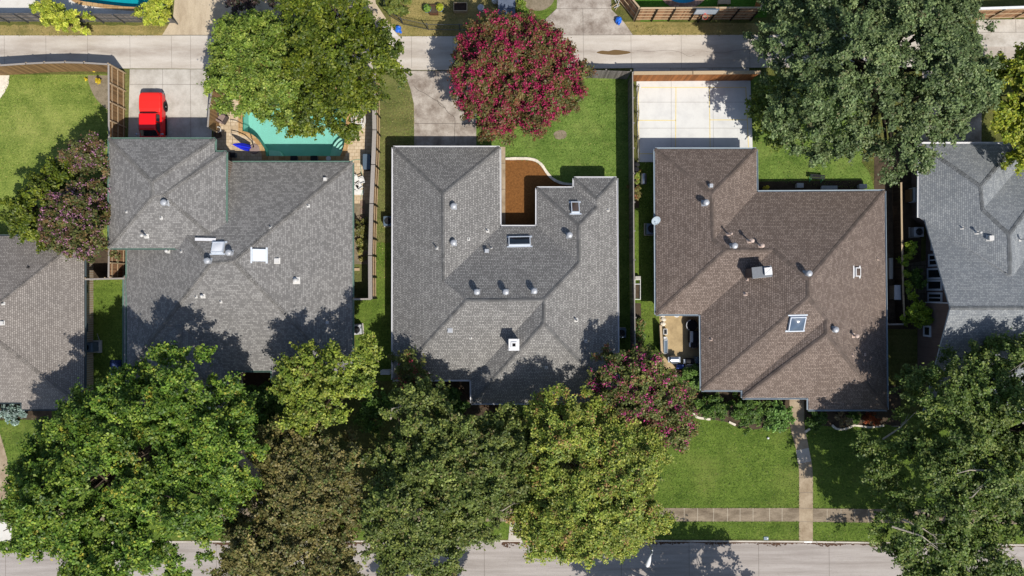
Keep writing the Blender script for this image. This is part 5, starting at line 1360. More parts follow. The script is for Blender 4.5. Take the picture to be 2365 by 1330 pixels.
# ------------------------------------------------------------------ swimming pools
M['plaster'] = plain('pool plaster', C(160, 206, 196, 0.8), 0.8, var=0.05, scale=0.7)
M['plaster_bright'] = plain('bright blue pool plaster', C(40, 170, 178), 0.8, var=0.06)
M['tile_teal'] = plain('teal waterline tile', C(30, 150, 130), 0.5)
M['step_pale'] = plain('pool step', C(206, 232, 222), 0.8, var=0.03)
def watermat(name, c):
    n = N(name)
    g = n.new('BsdfGlossy'); g.inputs['Roughness'].default_value = 0.05; g.inputs['Color'].default_value = (0.9, 0.95, 1, 1)
    t = n.new('BsdfTransparent'); t.inputs['Color'].default_value = c
    f = n.new('Fresnel'); f.inputs['IOR'].default_value = 1.33
    bp = n.new('Bump'); bp.inputs['Strength'].default_value = 0.12; bp.inputs['Distance'].default_value = 0.05
    n.link(n.noise(1.6, 2, 0.5), bp.inputs['Height']); n.link(bp.outputs[0], g.inputs['Normal']); n.link(bp.outputs[0], f.inputs['Normal'])
    mx = n.new('MixShader'); n.link(f.outputs[0], mx.inputs[0]); n.link(t.outputs[0], mx.inputs[1]); n.link(g.outputs[0], mx.inputs[2])
    n.link(mx.outputs[0], n.out.inputs['Surface'])
    return n.m
M['water'] = watermat('pool water', (0.80, 0.985, 0.955, 1)); M['water_blue'] = watermat('blue pool water', (0.45, 0.92, 0.96, 1))

def pool(label, outline, depth, water, plaster, coping, cw=10, wl=-0.06, steps=None):
    q = [P(*p)[:2] for p in outline]; n = len(q)
    A = sum(q[i][0] * q[(i + 1) % n][1] - q[(i + 1) % n][0] * q[i][1] for i in range(n))
    if A < 0: q = q[::-1]; outline = outline[::-1]
    c = (sum(p[0] for p in q) / n, sum(p[1] for p in q) / n)
    root = empty('swimming_pool', c, label, 'pool')
    mb = MB()
    # side walls, tile band, gently dished floor
    vs = [(x, y, 0.0) for x, y in q] + [(x, y, -0.28) for x, y in q] + [(x, y, -depth) for x, y in q]
    fs = []; mi = []
    for i in range(n):
        j = (i + 1) % n
        mb.add([vs[i], vs[j], vs[n + j], vs[n + i]], [(0, 1, 2, 3)], 1)
        mb.add([vs[n + i], vs[n + j], vs[2 * n + j], vs[2 * n + i]], [(0, 1, 2, 3)], 0)
    tr = tessellate_polygon([[Vector((x, y, 0)) for x, y in q]])
    mb.add([(x, y, -depth) for x, y in q], [tuple(t) for t in tr], 0)
    mb.build('basin', [plaster, M['tile_teal']], root)
    wb = MB(); wb.add([(x, y, wl) for x, y in q], [tuple(t) for t in tr]); wb.build('water', water, root)
    g = [P(*p)[:2] for p in grow(outline, cw)]; g0 = [P(*p)[:2] for p in grow(outline, -0.6)]
    cb = MB()
    for i in range(n):
        j = (i + 1) % n; z = 0.055
        cb.add([(*g0[i], z), (*g0[j], z), (*g[j], z), (*g[i], z), (*g[i], 0.0), (*g[j], 0.0), (*g0[i], -0.02), (*g0[j], -0.02)], [(0, 3, 2, 1), (3, 4, 5, 2), (0, 1, 7, 6)])
    cb.build('coping', coping, root)
    if steps:
        for (poly, z) in steps:
            sb = MB(); sb.prism([P(*p)[:2] for p in poly], -depth + 0.01, z); sb.build('step', M['step_pale'], root)
    return root
def arc_step(r, z):     # quarter ring in the pool's lower right corner
    pts = [(797 - 0.3 * 0, 310)] if False else []
    for a in np.linspace(math.radians(180), math.radians(270), 10): pts.append((800 + r * math.cos(a) * 1.0, 361 + r * math.sin(a) * 1.25))
    return [p for p in pts] + [(797, 330), (793, 345), (786, 360)], z
pk = pool('large turquoise swimming pool beneath the pecan tree', POOL_BACK, 1.5, M['water'], M['plaster'], M['coping'], 9,
     steps=[arc_step(44, -1.0), arc_step(34, -0.65), arc_step(24, -0.3)])
b2 = MB(); b2.prism([P(*p)[:2] for p in [(616, 344), (640, 346), (650, 360), (617, 360)]], -1.49, -0.5); b2.build('bench', M['step_pale'], pk)
sk = MB(); p = PV(759, 366); sk.lathe(p + Vector((0, 0, 0.03)), [(0.22, 0), (0.22, 0.03), (0.2, 0.04)], 20); sk.build('skimmer_lid', M['white_paint'], pk)
pool('free form blue pool cut by the top left edge of the photo', POOL_FREE, 1.4, M['water_blue'], M['plaster_bright'], M['coping'], 8)
pool('small round pool with a brick rim beyond the cedar fence', POOL_ROUND, 1.1, M['water_blue'], plain('sky blue plaster', C(90, 180, 214), 0.8), pavers('brick pool rim', C(196, 160, 136), C(150, 110, 92), C(120, 104, 92), 0.25, 0.4), 13)

# ------------------------------------------------------------------ red pickup
M['red_paint'] = plain('red car paint', C(222, 20, 22, 0.95), 0.28, 0.0, 0.02, spec=0.6)
M['red_cover'] = plain('red bed cover', C(232, 38, 30, 0.95), 0.5, 0.0, 0.04, spec=0.4)
M['tyre'] = plain('tyre rubber', C(32, 32, 34), 0.85)
M['alloy'] = plain('alloy rim', C(186, 188, 192), 0.3, 0.7)
M['black_plastic'] = plain('black plastic', C(30, 30, 32), 0.6)
M['chrome'] = plain('chrome', C(210, 212, 216), 0.2, 0.9, 0.02)
M['lamp_red'] = plain('tail lamp', C(150, 10, 14), 0.2, spec=0.7)
M['lamp_clear'] = plain('head lamp', C(220, 224, 230), 0.15, spec=0.8)
M['cloth_blue'] = plain('blue cloth', C(40, 84, 140), 0.9)
tx, ty = -31.55, 14.45
truck = empty('pickup_truck', (tx, ty, 0.026), 'red pickup truck parked nose first by the garage on the concrete driveway', 'truck')
def tring(y, hw, z0, z1, r=0.12, k=4):
    pts = []
    for cx, cz, a0 in ((hw - r, z1 - r, 0), (-hw + r, z1 - r, 90)):
        for i in range(k + 1):
            a = math.radians(a0 + 90 * i / k); pts.append((cx + r * math.cos(a), y, cz + r * math.sin(a)))
    pts += [(-hw * 0.97, y, z0), (hw * 0.97, y, z0)]
    return pts
# nose points to -Y
tb = MB()
tb.loft([tring(y, w, zb, zt_, r) for y, w, zb, zt_, r in
         ((-2.58, 0.80, 0.45, 0.92, 0.16), (-2.48, 0.90, 0.38, 1.0, 0.16), (-1.9, 0.95, 0.34, 1.06, 0.14), (-1.15, 0.97, 0.32, 1.12, 0.12), (-0.9, 0.97, 0.32, 1.12, 0.08), (0.6, 0.97, 0.32, 1.12, 0.08), (0.72, 0.975, 0.34, 1.14, 0.1), (1.5, 1.0, 0.36, 1.14, 0.12), (2.3, 0.98, 0.40, 1.14, 0.14), (2.58, 0.93, 0.45, 1.10, 0.16), (2.66, 0.84, 0.5, 1.02, 0.16))])
tb.build('body', M['red_paint'], truck, smooth=False, world=False)
cb = MB()
cb.loft([tring(y, w, 1.10, z, 0.1) for y, w, z in ((-1.2, 0.86, 1.16), (-0.76, 0.76, 1.66), (-0.62, 0.735, 1.71), (0.1, 0.73, 1.735), (0.62, 0.73, 1.71), (0.70, 0.76, 1.6), (0.78, 0.82, 1.16))])
cab = cb.build('cab', M['red_paint'], truck, world=False)
def glassquad(name, vs, off):
    m = MB(); vs = [Vector(v) for v in vs]; n = (vs[1] - vs[0]).cross(vs[2] - vs[0]).normalized(); n = n if n.dot(Vector(off)) > 0 else -n
    m.add([v + n * 0.022 for v in vs] + [v - n * 0.01 for v in vs], [(0, 1, 2, 3), (0, 4, 5, 1), (1, 5, 6, 2), (2, 6, 7, 3), (3, 7, 4, 0)])
    return m.build(name, M['dark_glass'], truck, world=False)
glassquad('windscreen', [(-0.76, -1.19, 1.2), (0.76, -1.19, 1.2), (0.68, -0.78, 1.64), (-0.68, -0.78, 1.64)], (0, -1, 1))
glassquad('rear_window', [(-0.7, 0.775, 1.22), (0.7, 0.775, 1.22), (0.64, 0.72, 1.56), (-0.64, 0.72, 1.56)], (0, 1, 0.2))
for s_ in (-1, 1):
    glassquad('side_window', [(s_ * 0.862, -1.0, 1.17), (s_ * 0.83, -0.12, 1.17), (s_ * 0.755, -0.12, 1.6), (s_ * 0.765, -0.68, 1.58)], (s_, 0, 0.3))
    glassquad('side_window', [(s_ * 0.83, 0.0, 1.17), (s_ * 0.825, 0.62, 1.17), (s_ * 0.752, 0.58, 1.6), (s_ * 0.752, 0.0, 1.6)], (s_, 0, 0.3))
    m = MB(); m.rbox((s_ * 1.12, -1.05, 1.22), (0.2, 0.1, 0.16), 0.03); m.box((s_ * 0.99, -1.03, 1.16), (0.16, 0.05, 0.04)); m.build('wing_mirror', M['chrome'], truck, world=False)
    m = MB(); m.box((s_ * 0.972, -0.18, 0.75), (0.012, 1.05, 0.62)); m.box((s_ * 0.985, 0.18, 0.95), (0.025, 0.18, 0.04), 0, 1); m.build('door', [M['red_paint'], M['chrome']], truck, world=False)
    m = MB(); m.box((s_ * 0.99, 0.5, 0.36), (0.16, 0.3, 0.05)); m.box((s_ * 1.0, -0.2, 0.33), (0.12, 1.5, 0.05)); m.build('side_step', M['black_plastic'], truck, world=False)
    m = MB(); m.box((s_ * 0.72, -2.55, 0.78), (0.3, 0.1, 0.16)); m.build('headlight', M['lamp_clear'], truck, world=False)
    m = MB(); m.box((s_ * 0.84, 2.6, 0.85), (0.14, 0.1, 0.3)); m.build('tail_light', M['lamp_red'], truck, world=False)
    for yy in (-1.75, 1.55):
        R = Matrix.Rotation(math.radians(90), 3, 'Y')
        wp = (s_ * 0.88, yy, 0.36)
        m = MB(); m.lathe(wp, [(0.22, -0.12), (0.33, -0.125), (0.365, -0.08), (0.365, 0.08), (0.33, 0.125), (0.22, 0.12)], 24, 0, 1, R)
        tyre = m.build('wheel', M['tyre'], truck, world=False)
        m = MB(); m.lathe(wp, [(0.03, -0.10), (0.225, -0.118), (0.225, 0.118), (0.16, 0.10), (0.07, 0.128), (0.03, 0.13)], 12, 0, 1, R, 0.12); m.build('rim', M['alloy'], tyre, world=False)
        m = MB(); m.lathe((s_ * 0.90, yy, 0.40), [(0.40, 0.07), (0.46, 0.085), (0.46, 0.095), (0.40, 0.10)], 24, 0, 1, R if s_ > 0 else Matrix.Rotation(math.radians(-90), 3, 'Y')); m.build('wheel_arch', M['black_plastic'], truck, world=False)
bc = MB()
prof = []
for y, w, z in ((0.84, 0.80, 1.18), (0.86, 0.90, 1.24), (1.2, 0.94, 1.30), (1.8, 0.94, 1.31), (2.3, 0.92, 1.29), (2.5, 0.86, 1.25), (2.6, 0.76, 1.16)): prof.append(tring(y, w, 1.08, z, 0.09))
bc.loft(prof); bc.build('bed_cover', M['red_cover'], truck, world=False)
m = MB(); m.rbox((0, 2.68, 0.55), (1.7, 0.16, 0.18), 0.05); m.build('rear_bumper', M['chrome'], truck, world=False)
m = MB(); m.rbox((0, -2.6, 0.5), (1.74, 0.18, 0.2), 0.06); m.build('front_bumper', M['chrome'], truck, world=False)
m = MB(); m.box((0, -2.56, 0.78), (1.0, 0.06, 0.2)); m.build('grille', M['black_plastic'], truck, world=False)

# ------------------------------------------------------------------ pool terrace furniture
M['blue_canvas'] = plain('royal blue canvas', C(26, 40, 200, 0.9), 0.75, var=0.15)
M['taupe'] = plain('taupe cushion', C(152, 132, 126), 0.9, var=0.12)
M['dark_wicker'] = plain('dark wicker', C(84, 74, 72), 0.8, var=0.25, scale=30)
M['blue_bag'] = plain('blue plastic', C(28, 104, 210, 0.9), 0.35, var=0.12, spec=0.5)
M['pale_grey'] = plain('pale grey', C(190, 192, 196), 0.6)
M['steel'] = plain('stainless steel', C(176, 182, 190), 0.3, 0.8, 0.05)
M['black_cover'] = plain('black fabric cover', C(34, 34, 38), 0.8, var=0.2)
M['terracotta'] = plain('brown wood', C(104, 72, 52), 0.85, var=0.25)
M['white_plastic'] = plain('white plastic', C(238, 238, 236), 0.45)
M['cream_slab'] = plain('pale slab', C(186, 184, 176), 0.85)

um = empty('patio_umbrella', P(588, 344), 'folded royal blue cantilever umbrella on the pool terrace', 'umbrella')
b = PV(588, 344)
m = MB(); m.lathe(b + Vector((0, 0, 0.02)), [(0.46, 0), (0.46, 0.06), (0.4, 0.1), (0.1, 0.12)], 24); m.build('base', M['taupe'], um)
m = MB()
top = PV(533, 300, 2.5); mid = PV(582, 322, 2.4)
m.tube([b + Vector((-0.1, 0.1, 0.1)), PV(586, 338, 1.2), PV(581, 325, 2.0), PV(566, 311, 2.5), PV(548, 303, 2.62), PV(534, 300, 2.55)], 0.04, 8); m.build('arm', M['black_metal'], um)
m = MB()
c0, c1 = PV(538, 333, 2.3), PV(577, 341, 0.55)
rings = []
for t in np.linspace(0, 1, 9):
    p = Vector(c0).lerp(Vector(c1), t); r_ = 0.06 + 0.30 * math.sin(min(1, t * 1.25) * math.pi * 0.55)
    rings.append([(p.x + r_ * (0.6 + 0.4 * math.cos(5 * a)) * math.cos(a) * 0.5, p.y + r_ * (0.75 + 0.25 * math.cos(5 * a + t * 2)) * math.sin(a), p.z + r_ * 0.5 * math.cos(a + 1)) for a in np.linspace(0, 6.283, 20, endpoint=False)])
m.loft(rings); m.build('canopy', M['blue_canvas'], um, smooth=True)
m = MB(); m.tube([c0 + Vector((-0.12, 0.02, 0.06)), c0.lerp(c1, 1.05)], 0.025, 6); m.tube([PV(535, 301, 2.5), c0 + Vector((0, 0, 0.05))], 0.012, 5); m.build('pole', M['black_metal'], um)

def lounge(label, px, py, rz, table=False):
    p = PV(px, py); r_ = empty('patio_chair' if not table else 'side_table', p, label, 'chair' if not table else 'table', None if table else 'wicker armchairs by the pool')
    r_.rotation_euler = (0, 0, rz)
    if table:
        m = MB(); m.rbox((0, 0, 0.5), (0.75, 0.7, 0.05), 0.06); m.build('tabletop', M['dark_wicker'], r_, world=False)
        for sx in (-1, 1):
            for sy in (-1, 1):
                m = MB(); m.box((sx * 0.3, sy * 0.28, 0.24), (0.06, 0.06, 0.48)); m.build('leg', M['dark_wicker'], r_, world=False)
        return
    m = MB(); m.rbox((0, 0, 0.2), (0.86, 0.8, 0.3), 0.1); m.build('frame', M['dark_wicker'], r_, world=False)
    m = MB(); m.rbox((0, -0.04, 0.42), (0.6, 0.62, 0.14), 0.1); m.build('seat', M['taupe'], r_, world=False)
    m = MB(); m.rbox((0, 0.36, 0.6), (0.74, 0.18, 0.5), 0.08); m.build('backrest', M['taupe'], r_, world=False)
    for sx in (-1, 1):
        m = MB(); m.rbox((sx * 0.42, -0.02, 0.5), (0.13, 0.72, 0.3), 0.05); m.build('armrest', M['dark_wicker'], r_, world=False)
lounge('taupe cushioned armchair just below the tree edge on the pool terrace', 517, 246, math.radians(5))
lounge('dark low side table between the two terrace armchairs', 517, 259, 0, True)
lounge('taupe armchair turned towards the pool, below the side table', 516, 275, math.radians(150))
for i, (x, y, r_, lb) in enumerate(((508, 302, 0.26, 'white rimmed pot in the shade of the taller garage'), (507, 313, 0.34, 'larger dark pot beside the white rimmed pot'))):
    p = PV(x, y); po = empty('plant_pot', p, lb, 'pot')
    m = MB(); m.lathe(p + Vector((0, 0, 0.03)), [(r_ * 0.7, 0), (r_, 0.42), (r_ * 1.06, 0.45), (r_ * 0.9, 0.46), (r_ * 0.86, 0.36), (0.02, 0.35)], 18, 0); m.build('pot', M['white_plastic'] if i == 0 else M['dark_wicker'], po)
    m = MB(); m.lathe(p + Vector((0, 0, 0.395)), [(r_ * 0.84, 0), (0.02, 0.02)], 16); m.build('soil', M['soil'], po)

# round white patio table with two folded chairs under the tree
p = PV(832, 281); tb_ = empty('patio_table', p, 'round white metal frame table at the right end of the pool', 'table')
m = MB()
for r_ in (0.6, 0.5):
    pts = [p + Vector((r_ * 1.0 * math.cos(a), r_ * 1.45 * math.sin(a) if r_ == 0.6 else r_ * 1.4 * math.sin(a), 0.72)) for a in np.linspace(0, 6.283, 28)]; m.tube(pts, 0.035, 6)
for s_ in (-0.3, 0.05, 0.35): m.box((p.x + 0.05, p.y + s_, 0.72), (0.7, 0.06, 0.04))
for s_ in (-0.22, 0.28): m.box((p.x + s_, p.y, 0.725), (0.06, 0.75, 0.04))
m.build('frame', M['white_plastic'], tb_)
for sx in (-1, 1):
    for sy in (-1, 1):
        m = MB(); m.tube([p + Vector((sx * 0.4, sy * 0.55, 0.02)), p + Vector((sx * 0.3, sy * 0.45, 0.72))], 0.03, 6); m.build('leg', M['white_plastic'], tb_)

def plastic_chair(label, px, py, rz, tilt=0.0):
    p = PV(px, py); r_ = empty('garden_chair', p, label, 'chair', 'white plastic chairs by the pool house'); r_.rotation_euler = (tilt, 0, rz)
    m = MB(); m.rbox((0, 0, 0.42), (0.5, 0.48, 0.05), 0.08); m.build('seat', M['white_plastic'], r_, world=False)
    m = MB()
    for k in range(4): m.box((-0.18 + 0.12 * k, 0.24, 0.66), (0.07, 0.04, 0.42))
    m.rbox((0, 0.25, 0.88), (0.52, 0.06, 0.08), 0.02); m.build('backrest', M['white_plastic'], r_, world=False)
    for sx in (-1, 1):
        m = MB(); m.rbox((sx * 0.28, 0.02, 0.62), (0.06, 0.5, 0.05), 0.02); m.box((sx * 0.28, -0.2, 0.52), (0.05, 0.05, 0.2)); m.build('armrest', M['white_plastic'], r_, world=False)
        for sy in (-1, 1):
            m = MB(); m.box((sx * 0.23, sy * 0.21, 0.2), (0.05, 0.05, 0.42)); m.build('leg', M['white_plastic'], r_, world=False)
plastic_chair('white plastic chair nearest the pool, by the pool house wall', 823, 415, 0.5)
plastic_chair('white plastic chair right of the pale stool, by the fence', 838, 418, -1.2)
plastic_chair('white plastic chair in front of the pale stool', 832, 431, 2.2)
plastic_chair('lowest white plastic chair on the pale pad by the pool house', 824, 434, 1.2)
sl = sheet('patio', [(816, 438), (840, 438), (840, 450), (816, 450)], 0.026, M['white_plastic'])
p = PV(852, 378); bn = empty('rubbish_bin', p, 'black bin in the fence shade by the pool house', 'bin')
m = MB(); m.rbox((p.x, p.y, 0.5), (0.6, 1.3, 1.0), 0.08); m.build('body', M['black_plastic'], bn)
m = MB(); m.rbox((p.x, p.y, 1.03), (0.66, 1.36, 0.07), 0.08); m.build('lid', M['blue_grey'], bn)
m = MB(); hp = crom([(812, 372), (822, 369), (834, 370), (833, 385), (836, 400), (841, 415), (838, 440), (833, 460)], 5)
m.tube([(*P(*q)[:2], 0.06) for q in hp], 0.022, 6); tag(m.build('garden_hose', plain('hose', C(150, 190, 160), 0.5)), 'pale green hose snaking beside the pool house wall', 'hose')
for x, y, lb in ((540, 359, 'low dark box in the shade at the left end of the pool house wall'), (682, 367.5, 'dark box in the shade by the pool, left of its twin'), (728, 367.5, 'dark box in the shade by the pool, right of its twin')):
    p = PV(x, y); o = empty('storage_box', p, lb, 'box'); m = MB(); m.rbox((p.x, p.y, 0.22), (0.55, 0.4, 0.4), 0.05); m.build('body', M['blue_grey'], o); m = MB(); m.rbox((p.x, p.y, 0.45), (0.6, 0.45, 0.06), 0.05); m.build('lid', M['black_plastic'], o)
for y, lb in ((470, 'northern red brick stepping slab in the scrub strip'), (487, 'middle red brick stepping slab in the scrub strip'), (503, 'southern red brick stepping slab in the scrub strip')):
    p = PV(838, y); m = MB(); m.rbox((p.x, p.y, 0.03), (0.45, 0.5, 0.06), 0.03); tag(m.build('stepping_stone', M['brick']), lb, 'paving slab', 'stepping slabs in the scrub strip')
p = PV(822, 622); m = MB(); m.rbox((p.x, p.y, 0.08), (0.7, 0.24, 0.14), 0.03); tag(m.build('wooden_block', M['wood_rail']), 'pale block lying on the grass by the pool house wall', 'block')

# ------------------------------------------------------------------ air conditioners
def condenser(label, px, py, s=0.86, h=0.8, col='blue_grey', rz=0.0):
    p = PV(px, py, 0); r_ = empty('air_conditioner', p, label, 'air conditioner', 'air conditioning units beside the houses'); r_.rotation_euler = (0, 0, rz)
    m = MB(); m.box((0, 0, 0.05), (s * 1.12, s * 1.12, 0.1)); m.build('pad', M['kerb'], r_, world=False)
    m = MB(); m.rbox((0, 0, 0.1 + h / 2), (s, s, h), 0.06); m.build('casing', M[col], r_, world=False)
    m = MB(); m.lathe((0, 0, 0.1 + h), [(s * 0.36, 0.002), (s * 0.36, 0.01), (0.01, 0.011)], 24); m.build('fan_opening', M['dark_hole'], r_, world=False)
    m = MB()
    for k in range(4):
        a = k * math.pi / 2; m.box((0.16 * s * math.cos(a) * 1.2, 0.16 * s * math.sin(a) * 1.2, 0.1 + h + 0.02), (0.3 * s, 0.14 * s, 0.012), a)
    m.lathe((0, 0, 0.1 + h + 0.012), [(0.09 * s, 0), (0.08 * s, 0.03), (0.01, 0.035)], 12); m.build('fan', M['black_plastic'], r_, world=False)
    m = MB()
    for k in range(4):
        rr = s * (0.1 + 0.09 * k); m.tube([(rr * math.cos(a), rr * math.sin(a), 0.1 + h + 0.05) for a in np.linspace(0, 6.283, 20)], 0.008, 4)
    m.build('grille', M['grey_metal'], r_, world=False)
condenser('square air conditioner under the satellite dish of the brown house', 1501, 530, 0.95)
condenser('air conditioner in the gap beside the tall gabled house', 2110, 537, 0.85, 0.8, 'pale_grey')
condenser('air conditioner on the shaded grass left of the front yellow green tree', 828, 760, 0.85, 0.75, 'pale_grey', 0.1)
condenser('air conditioner at the right wall of the courtyard house, by the pink myrtle', 1432, 768, 0.85, 0.75)
condenser('air conditioner half hidden under the west eave of the courtyard house', 900, 512, 0.85, 0.8)
p = PV(217, 800); ac = empty('air_conditioner', p, 'big blue grey unit beside the left house with a cable', 'air conditioner', 'air conditioning units beside the houses')
m = MB(); m.box((p.x, p.y, 0.06), (1.5, 1.1, 0.12)); m.build('pad', M['cream_slab'], ac)
m = MB(); m.rbox((p.x - 0.1, p.y, 0.62), (1.2, 0.85, 1.0), 0.1); m.build('casing', M['blue_grey'], ac)
m = MB(); m.lathe((p.x - 0.1, p.y, 1.125), [(0.3, 0), (0.3, 0.012), (0.02, 0.013)], 20); m.build('fan_opening', M['dark_hole'], ac)
m = MB(); m.tube([(*P(*q)[:2], z) for q, z in (((225, 770), 0.05), ((234, 785), 0.3), ((236, 800), 0.6))], 0.02, 5); m.build('cable', M['pale_grey'], ac)
p = PV(894, 857); ub = empty('utility_box', p, 'white utility box at the front left corner of the courtyard house', 'utility box')
m = MB(); m.rbox((p.x, p.y, 0.45), (0.78, 0.36, 0.9), 0.03); m.build('body', M['white_plastic'], ub); m = MB(); m.box((p.x, p.y, 0.915), (0.84, 0.42, 0.04)); m.build('lid', M['pale_grey'], ub)
p = PV(268, 852); m = MB(); vs = []; fs = []
for i in range(7):
    for j in range(7): vs.append((p.x - 0.5 + i / 6, p.y - 0.8 + 1.6 * j / 6, 0.25 + random.uniform(-0.06, 0.1) - 0.2 * (abs(i - 3) == 3 or abs(j - 3) == 3)))
fs = [(i * 7 + j, (i + 1) * 7 + j, (i + 1) * 7 + j + 1, i * 7 + j + 1) for i in range(6) for j in range(6)]
m.add(vs, fs); m.add([(p.x - 0.5, p.y - 0.8, 0.0), (p.x + 0.5, p.y - 0.8, 0), (p.x + 0.5, p.y + 0.8, 0), (p.x - 0.5, p.y + 0.8, 0), (p.x - 0.5, p.y - 0.8, 0.06), (p.x + 0.5, p.y - 0.8, 0.06), (p.x + 0.5, p.y + 0.8, 0.06), (p.x - 0.5, p.y + 0.8, 0.06)], [(0, 1, 5, 4), (1, 2, 6, 5), (2, 3, 7, 6), (3, 0, 4, 7)])
tag(m.build('tarpaulin', plain('navy tarpaulin', C(38, 58, 104), 0.6)), 'navy blue tarpaulin heap between the leaves by the left house', 'tarpaulin')

# ------------------------------------------------------------------ across the alley
for x, y, lb, a in ((921, 69, 'blue plastic bag by the metal fence at the alley edge', 0.3), (1426, 50, 'blue plastic bag standing on the far concrete drive', 1.2)):
    p = PV(x, y); b_ = empty('rubbish_bag', p, lb, 'rubbish bag', 'blue rubbish bags by the alley')
    m = MB()
    for k in range(3): m.ball((p.x + random.uniform(-.08, .08), p.y + random.uniform(-.1, .1), 0.22 + 0.04 * k), (0.27, 0.24, 0.24), 14, 9, jit=0.12)
    m.build('sack', M['blue_bag'], b_, smooth=False)
    m = MB(); q = p + Vector((math.cos(a) * 0.22, -0.3, 0.42)); m.lathe(q, [(0.12, -0.14), (0.04, 0.0), (0.11, 0.12), (0.02, 0.09)], 10); m.build('knot', M['blue_bag'], b_)
p = PV(1632, 40); bh = empty('basketball_hoop', P(1632, 50), 'basketball hoop with a clear backboard on the cedar fence', 'basketball hoop')
q = PV(1633, 24, 3.0)
m = MB(); m.box((q.x, q.y, 2.75), (1.85, 0.05, 1.0)); m.build('backboard', glass('clear acrylic', C(196, 206, 218), 0.15), bh)
m = MB()
for z_ in (2.23, 3.27): m.box((q.x, q.y, z_), (1.95, 0.07, 0.06))
for s_ in (-0.95, 0.95): m.box((q.x + s_, q.y, 2.75), (0.06, 0.07, 1.04))
m.build('frame', M['blue_grey'], bh)
m = MB(); m.tube([(q.x + 0.23 * math.cos(a), q.y - 0.3 + 0.23 * math.sin(a), 2.4) for a in np.linspace(0, 6.283, 24)], 0.014, 6); m.box((q.x, q.y - 0.05, 2.4), (0.12, 0.1, 0.04)); m.build('rim', plain('orange rim', C(226, 80, 60), 0.5), bh)
m = MB()
for k in range(12):
    a = k / 12 * 6.283; m.tube([(q.x + 0.22 * math.cos(a), q.y - 0.3 + 0.22 * math.sin(a), 2.39), (q.x + 0.13 * math.cos(a + 0.5), q.y - 0.3 + 0.13 * math.sin(a + 0.5), 2.0)], 0.008, 4)
m.build('net', M['white_plastic'], bh)
m = MB(); m.box((q.x, q.y + 0.12, 1.35), (0.12, 0.12, 2.7)); m.build('pole', M['black_metal'], bh)
bx = empty('wooden_crate', P(1003, 26), 'brown wooden planter crate between two blue pots', 'planter')
p = PV(1003, 26)
m = MB()
for sx, sy, w_, d_ in ((0, 1, 0.7, 0.05), (0, -1, 0.7, 0.05), (1, 0, 0.05, 0.7), (-1, 0, 0.05, 0.7)): m.box((p.x + sx * 0.36, p.y + sy * 0.36, 0.28), (w_ + 0.05 * abs(sy), d_, 0.5))
m.build('body', M['terracotta'], bx); m = MB(); m.box((p.x, p.y, 0.4), (0.66, 0.66, 0.06)); m.build('soil', M['soil'], bx)
for x, y, lb, sd in ((988, 24, 'blue glazed pot with a leafy plant left of the wooden crate', 71), (1017, 22, 'blue glazed pot with a yellow green plant right of the wooden crate', 72)):
    p = PV(x, y); po = empty('plant_pot', p, lb, 'pot')
    m = MB(); m.lathe(p, [(0.2, 0), (0.34, 0.4), (0.37, 0.44), (0.33, 0.45), (0.3, 0.38), (0.02, 0.37)], 18); m.build('pot', plain('blue glaze', C(92, 124, 176), 0.3), po)
    rg = np.random.default_rng(sd); n_ = 160; dd = rg.normal(size=(n_, 3)); dd[:, 2] = abs(dd[:, 2]); dd /= np.linalg.norm(dd, axis=1)[:, None]
    cc = np.array(p) + np.array([0, 0, 0.45]) + dd * 0.34; colr = np.array([(G(170, 178, 50) if sd == 72 else G(118, 150, 60))[:3]]) * rg.uniform(.7, 1.2, (n_, 1))
    leaves_obj('foliage', po, cc, dd + rg.normal(0, .4, (n_, 3)), np.full(n_, .18), np.full(n_, .11), colr, M['leaf'])
p = PV(1064, 20); rb = empty('raised_bed', p, 'rectangular wooden raised bed full of dark soil in the dry yard', 'raised bed')
m = MB()
for sx, sy, w_, d_ in ((0, 1, 1.2, 0.06), (0, -1, 1.2, 0.06), (1, 0, 0.06, 0.7), (-1, 0, 0.06, 0.7)): m.box((p.x + sx * 0.58, p.y + sy * 0.36, 0.25), (w_ if sy else d_ * 0 + 0.06, d_ if sx == 0 else 0.66, 0.5))
m.build('frame', M['wood_rail'], rb); m = MB(); m.box((p.x, p.y, 0.36), (1.1, 0.66, 0.1)); m.build('soil', plain('dark soil', C(62, 46, 38), 0.95, var=0.4), rb)
p = PV(1171, 16); sd = empty('garden_shed', p, 'low blue grey roofed shed touching the top edge above the crape myrtle', 'shed')
x0, y0 = P(1150, 42, 2.0)[:2]; x1, y1 = P(1190, -30, 2.0)[:2]
m = MB(); m.box(((x0 + x1) / 2, (y0 + y1) / 2, 0.9), (x1 - x0 - 0.3, y1 - y0 - 0.3, 1.8)); m.build('wall', M['wood_grey'], sd)
m = MB()
for k in range(3):
    h_ = (y1 - y0) / 3; m.box(((x0 + x1) / 2, y0 + h_ * (k + .5), 1.95 + 0.05 * k), (x1 - x0, h_ + 0.03, 0.06), 0, 0, 0.9 + 0.1 * k)
m.build('roof', plain('grey blue roofing', C(96, 106, 124), 0.7, var=0.2), sd)
p = PV(1111, 22); m = MB(); m.lathe(p, [(0.28, 0), (0.3, 0.5), (0.27, 0.55), (0.05, 0.58)], 18); tag(m.build('water_barrel', M['pale_grey']), 'round pale grey barrel left of the low shed', 'barrel')
p = PV(1144, 4); m = MB(); m.ball((p.x, p.y, 0.3), (0.32, 0.3, 0.3), 12, 8, jit=0.1); tag(m.build('sack', M['white_plastic']), 'crumpled white sack beside the low shed', 'sack')
p = PV(1423, 8); pile = empty('scrap_pile', p, 'untidy heap of branches and slats beside the slanting cedar panel', 'scrap heap')
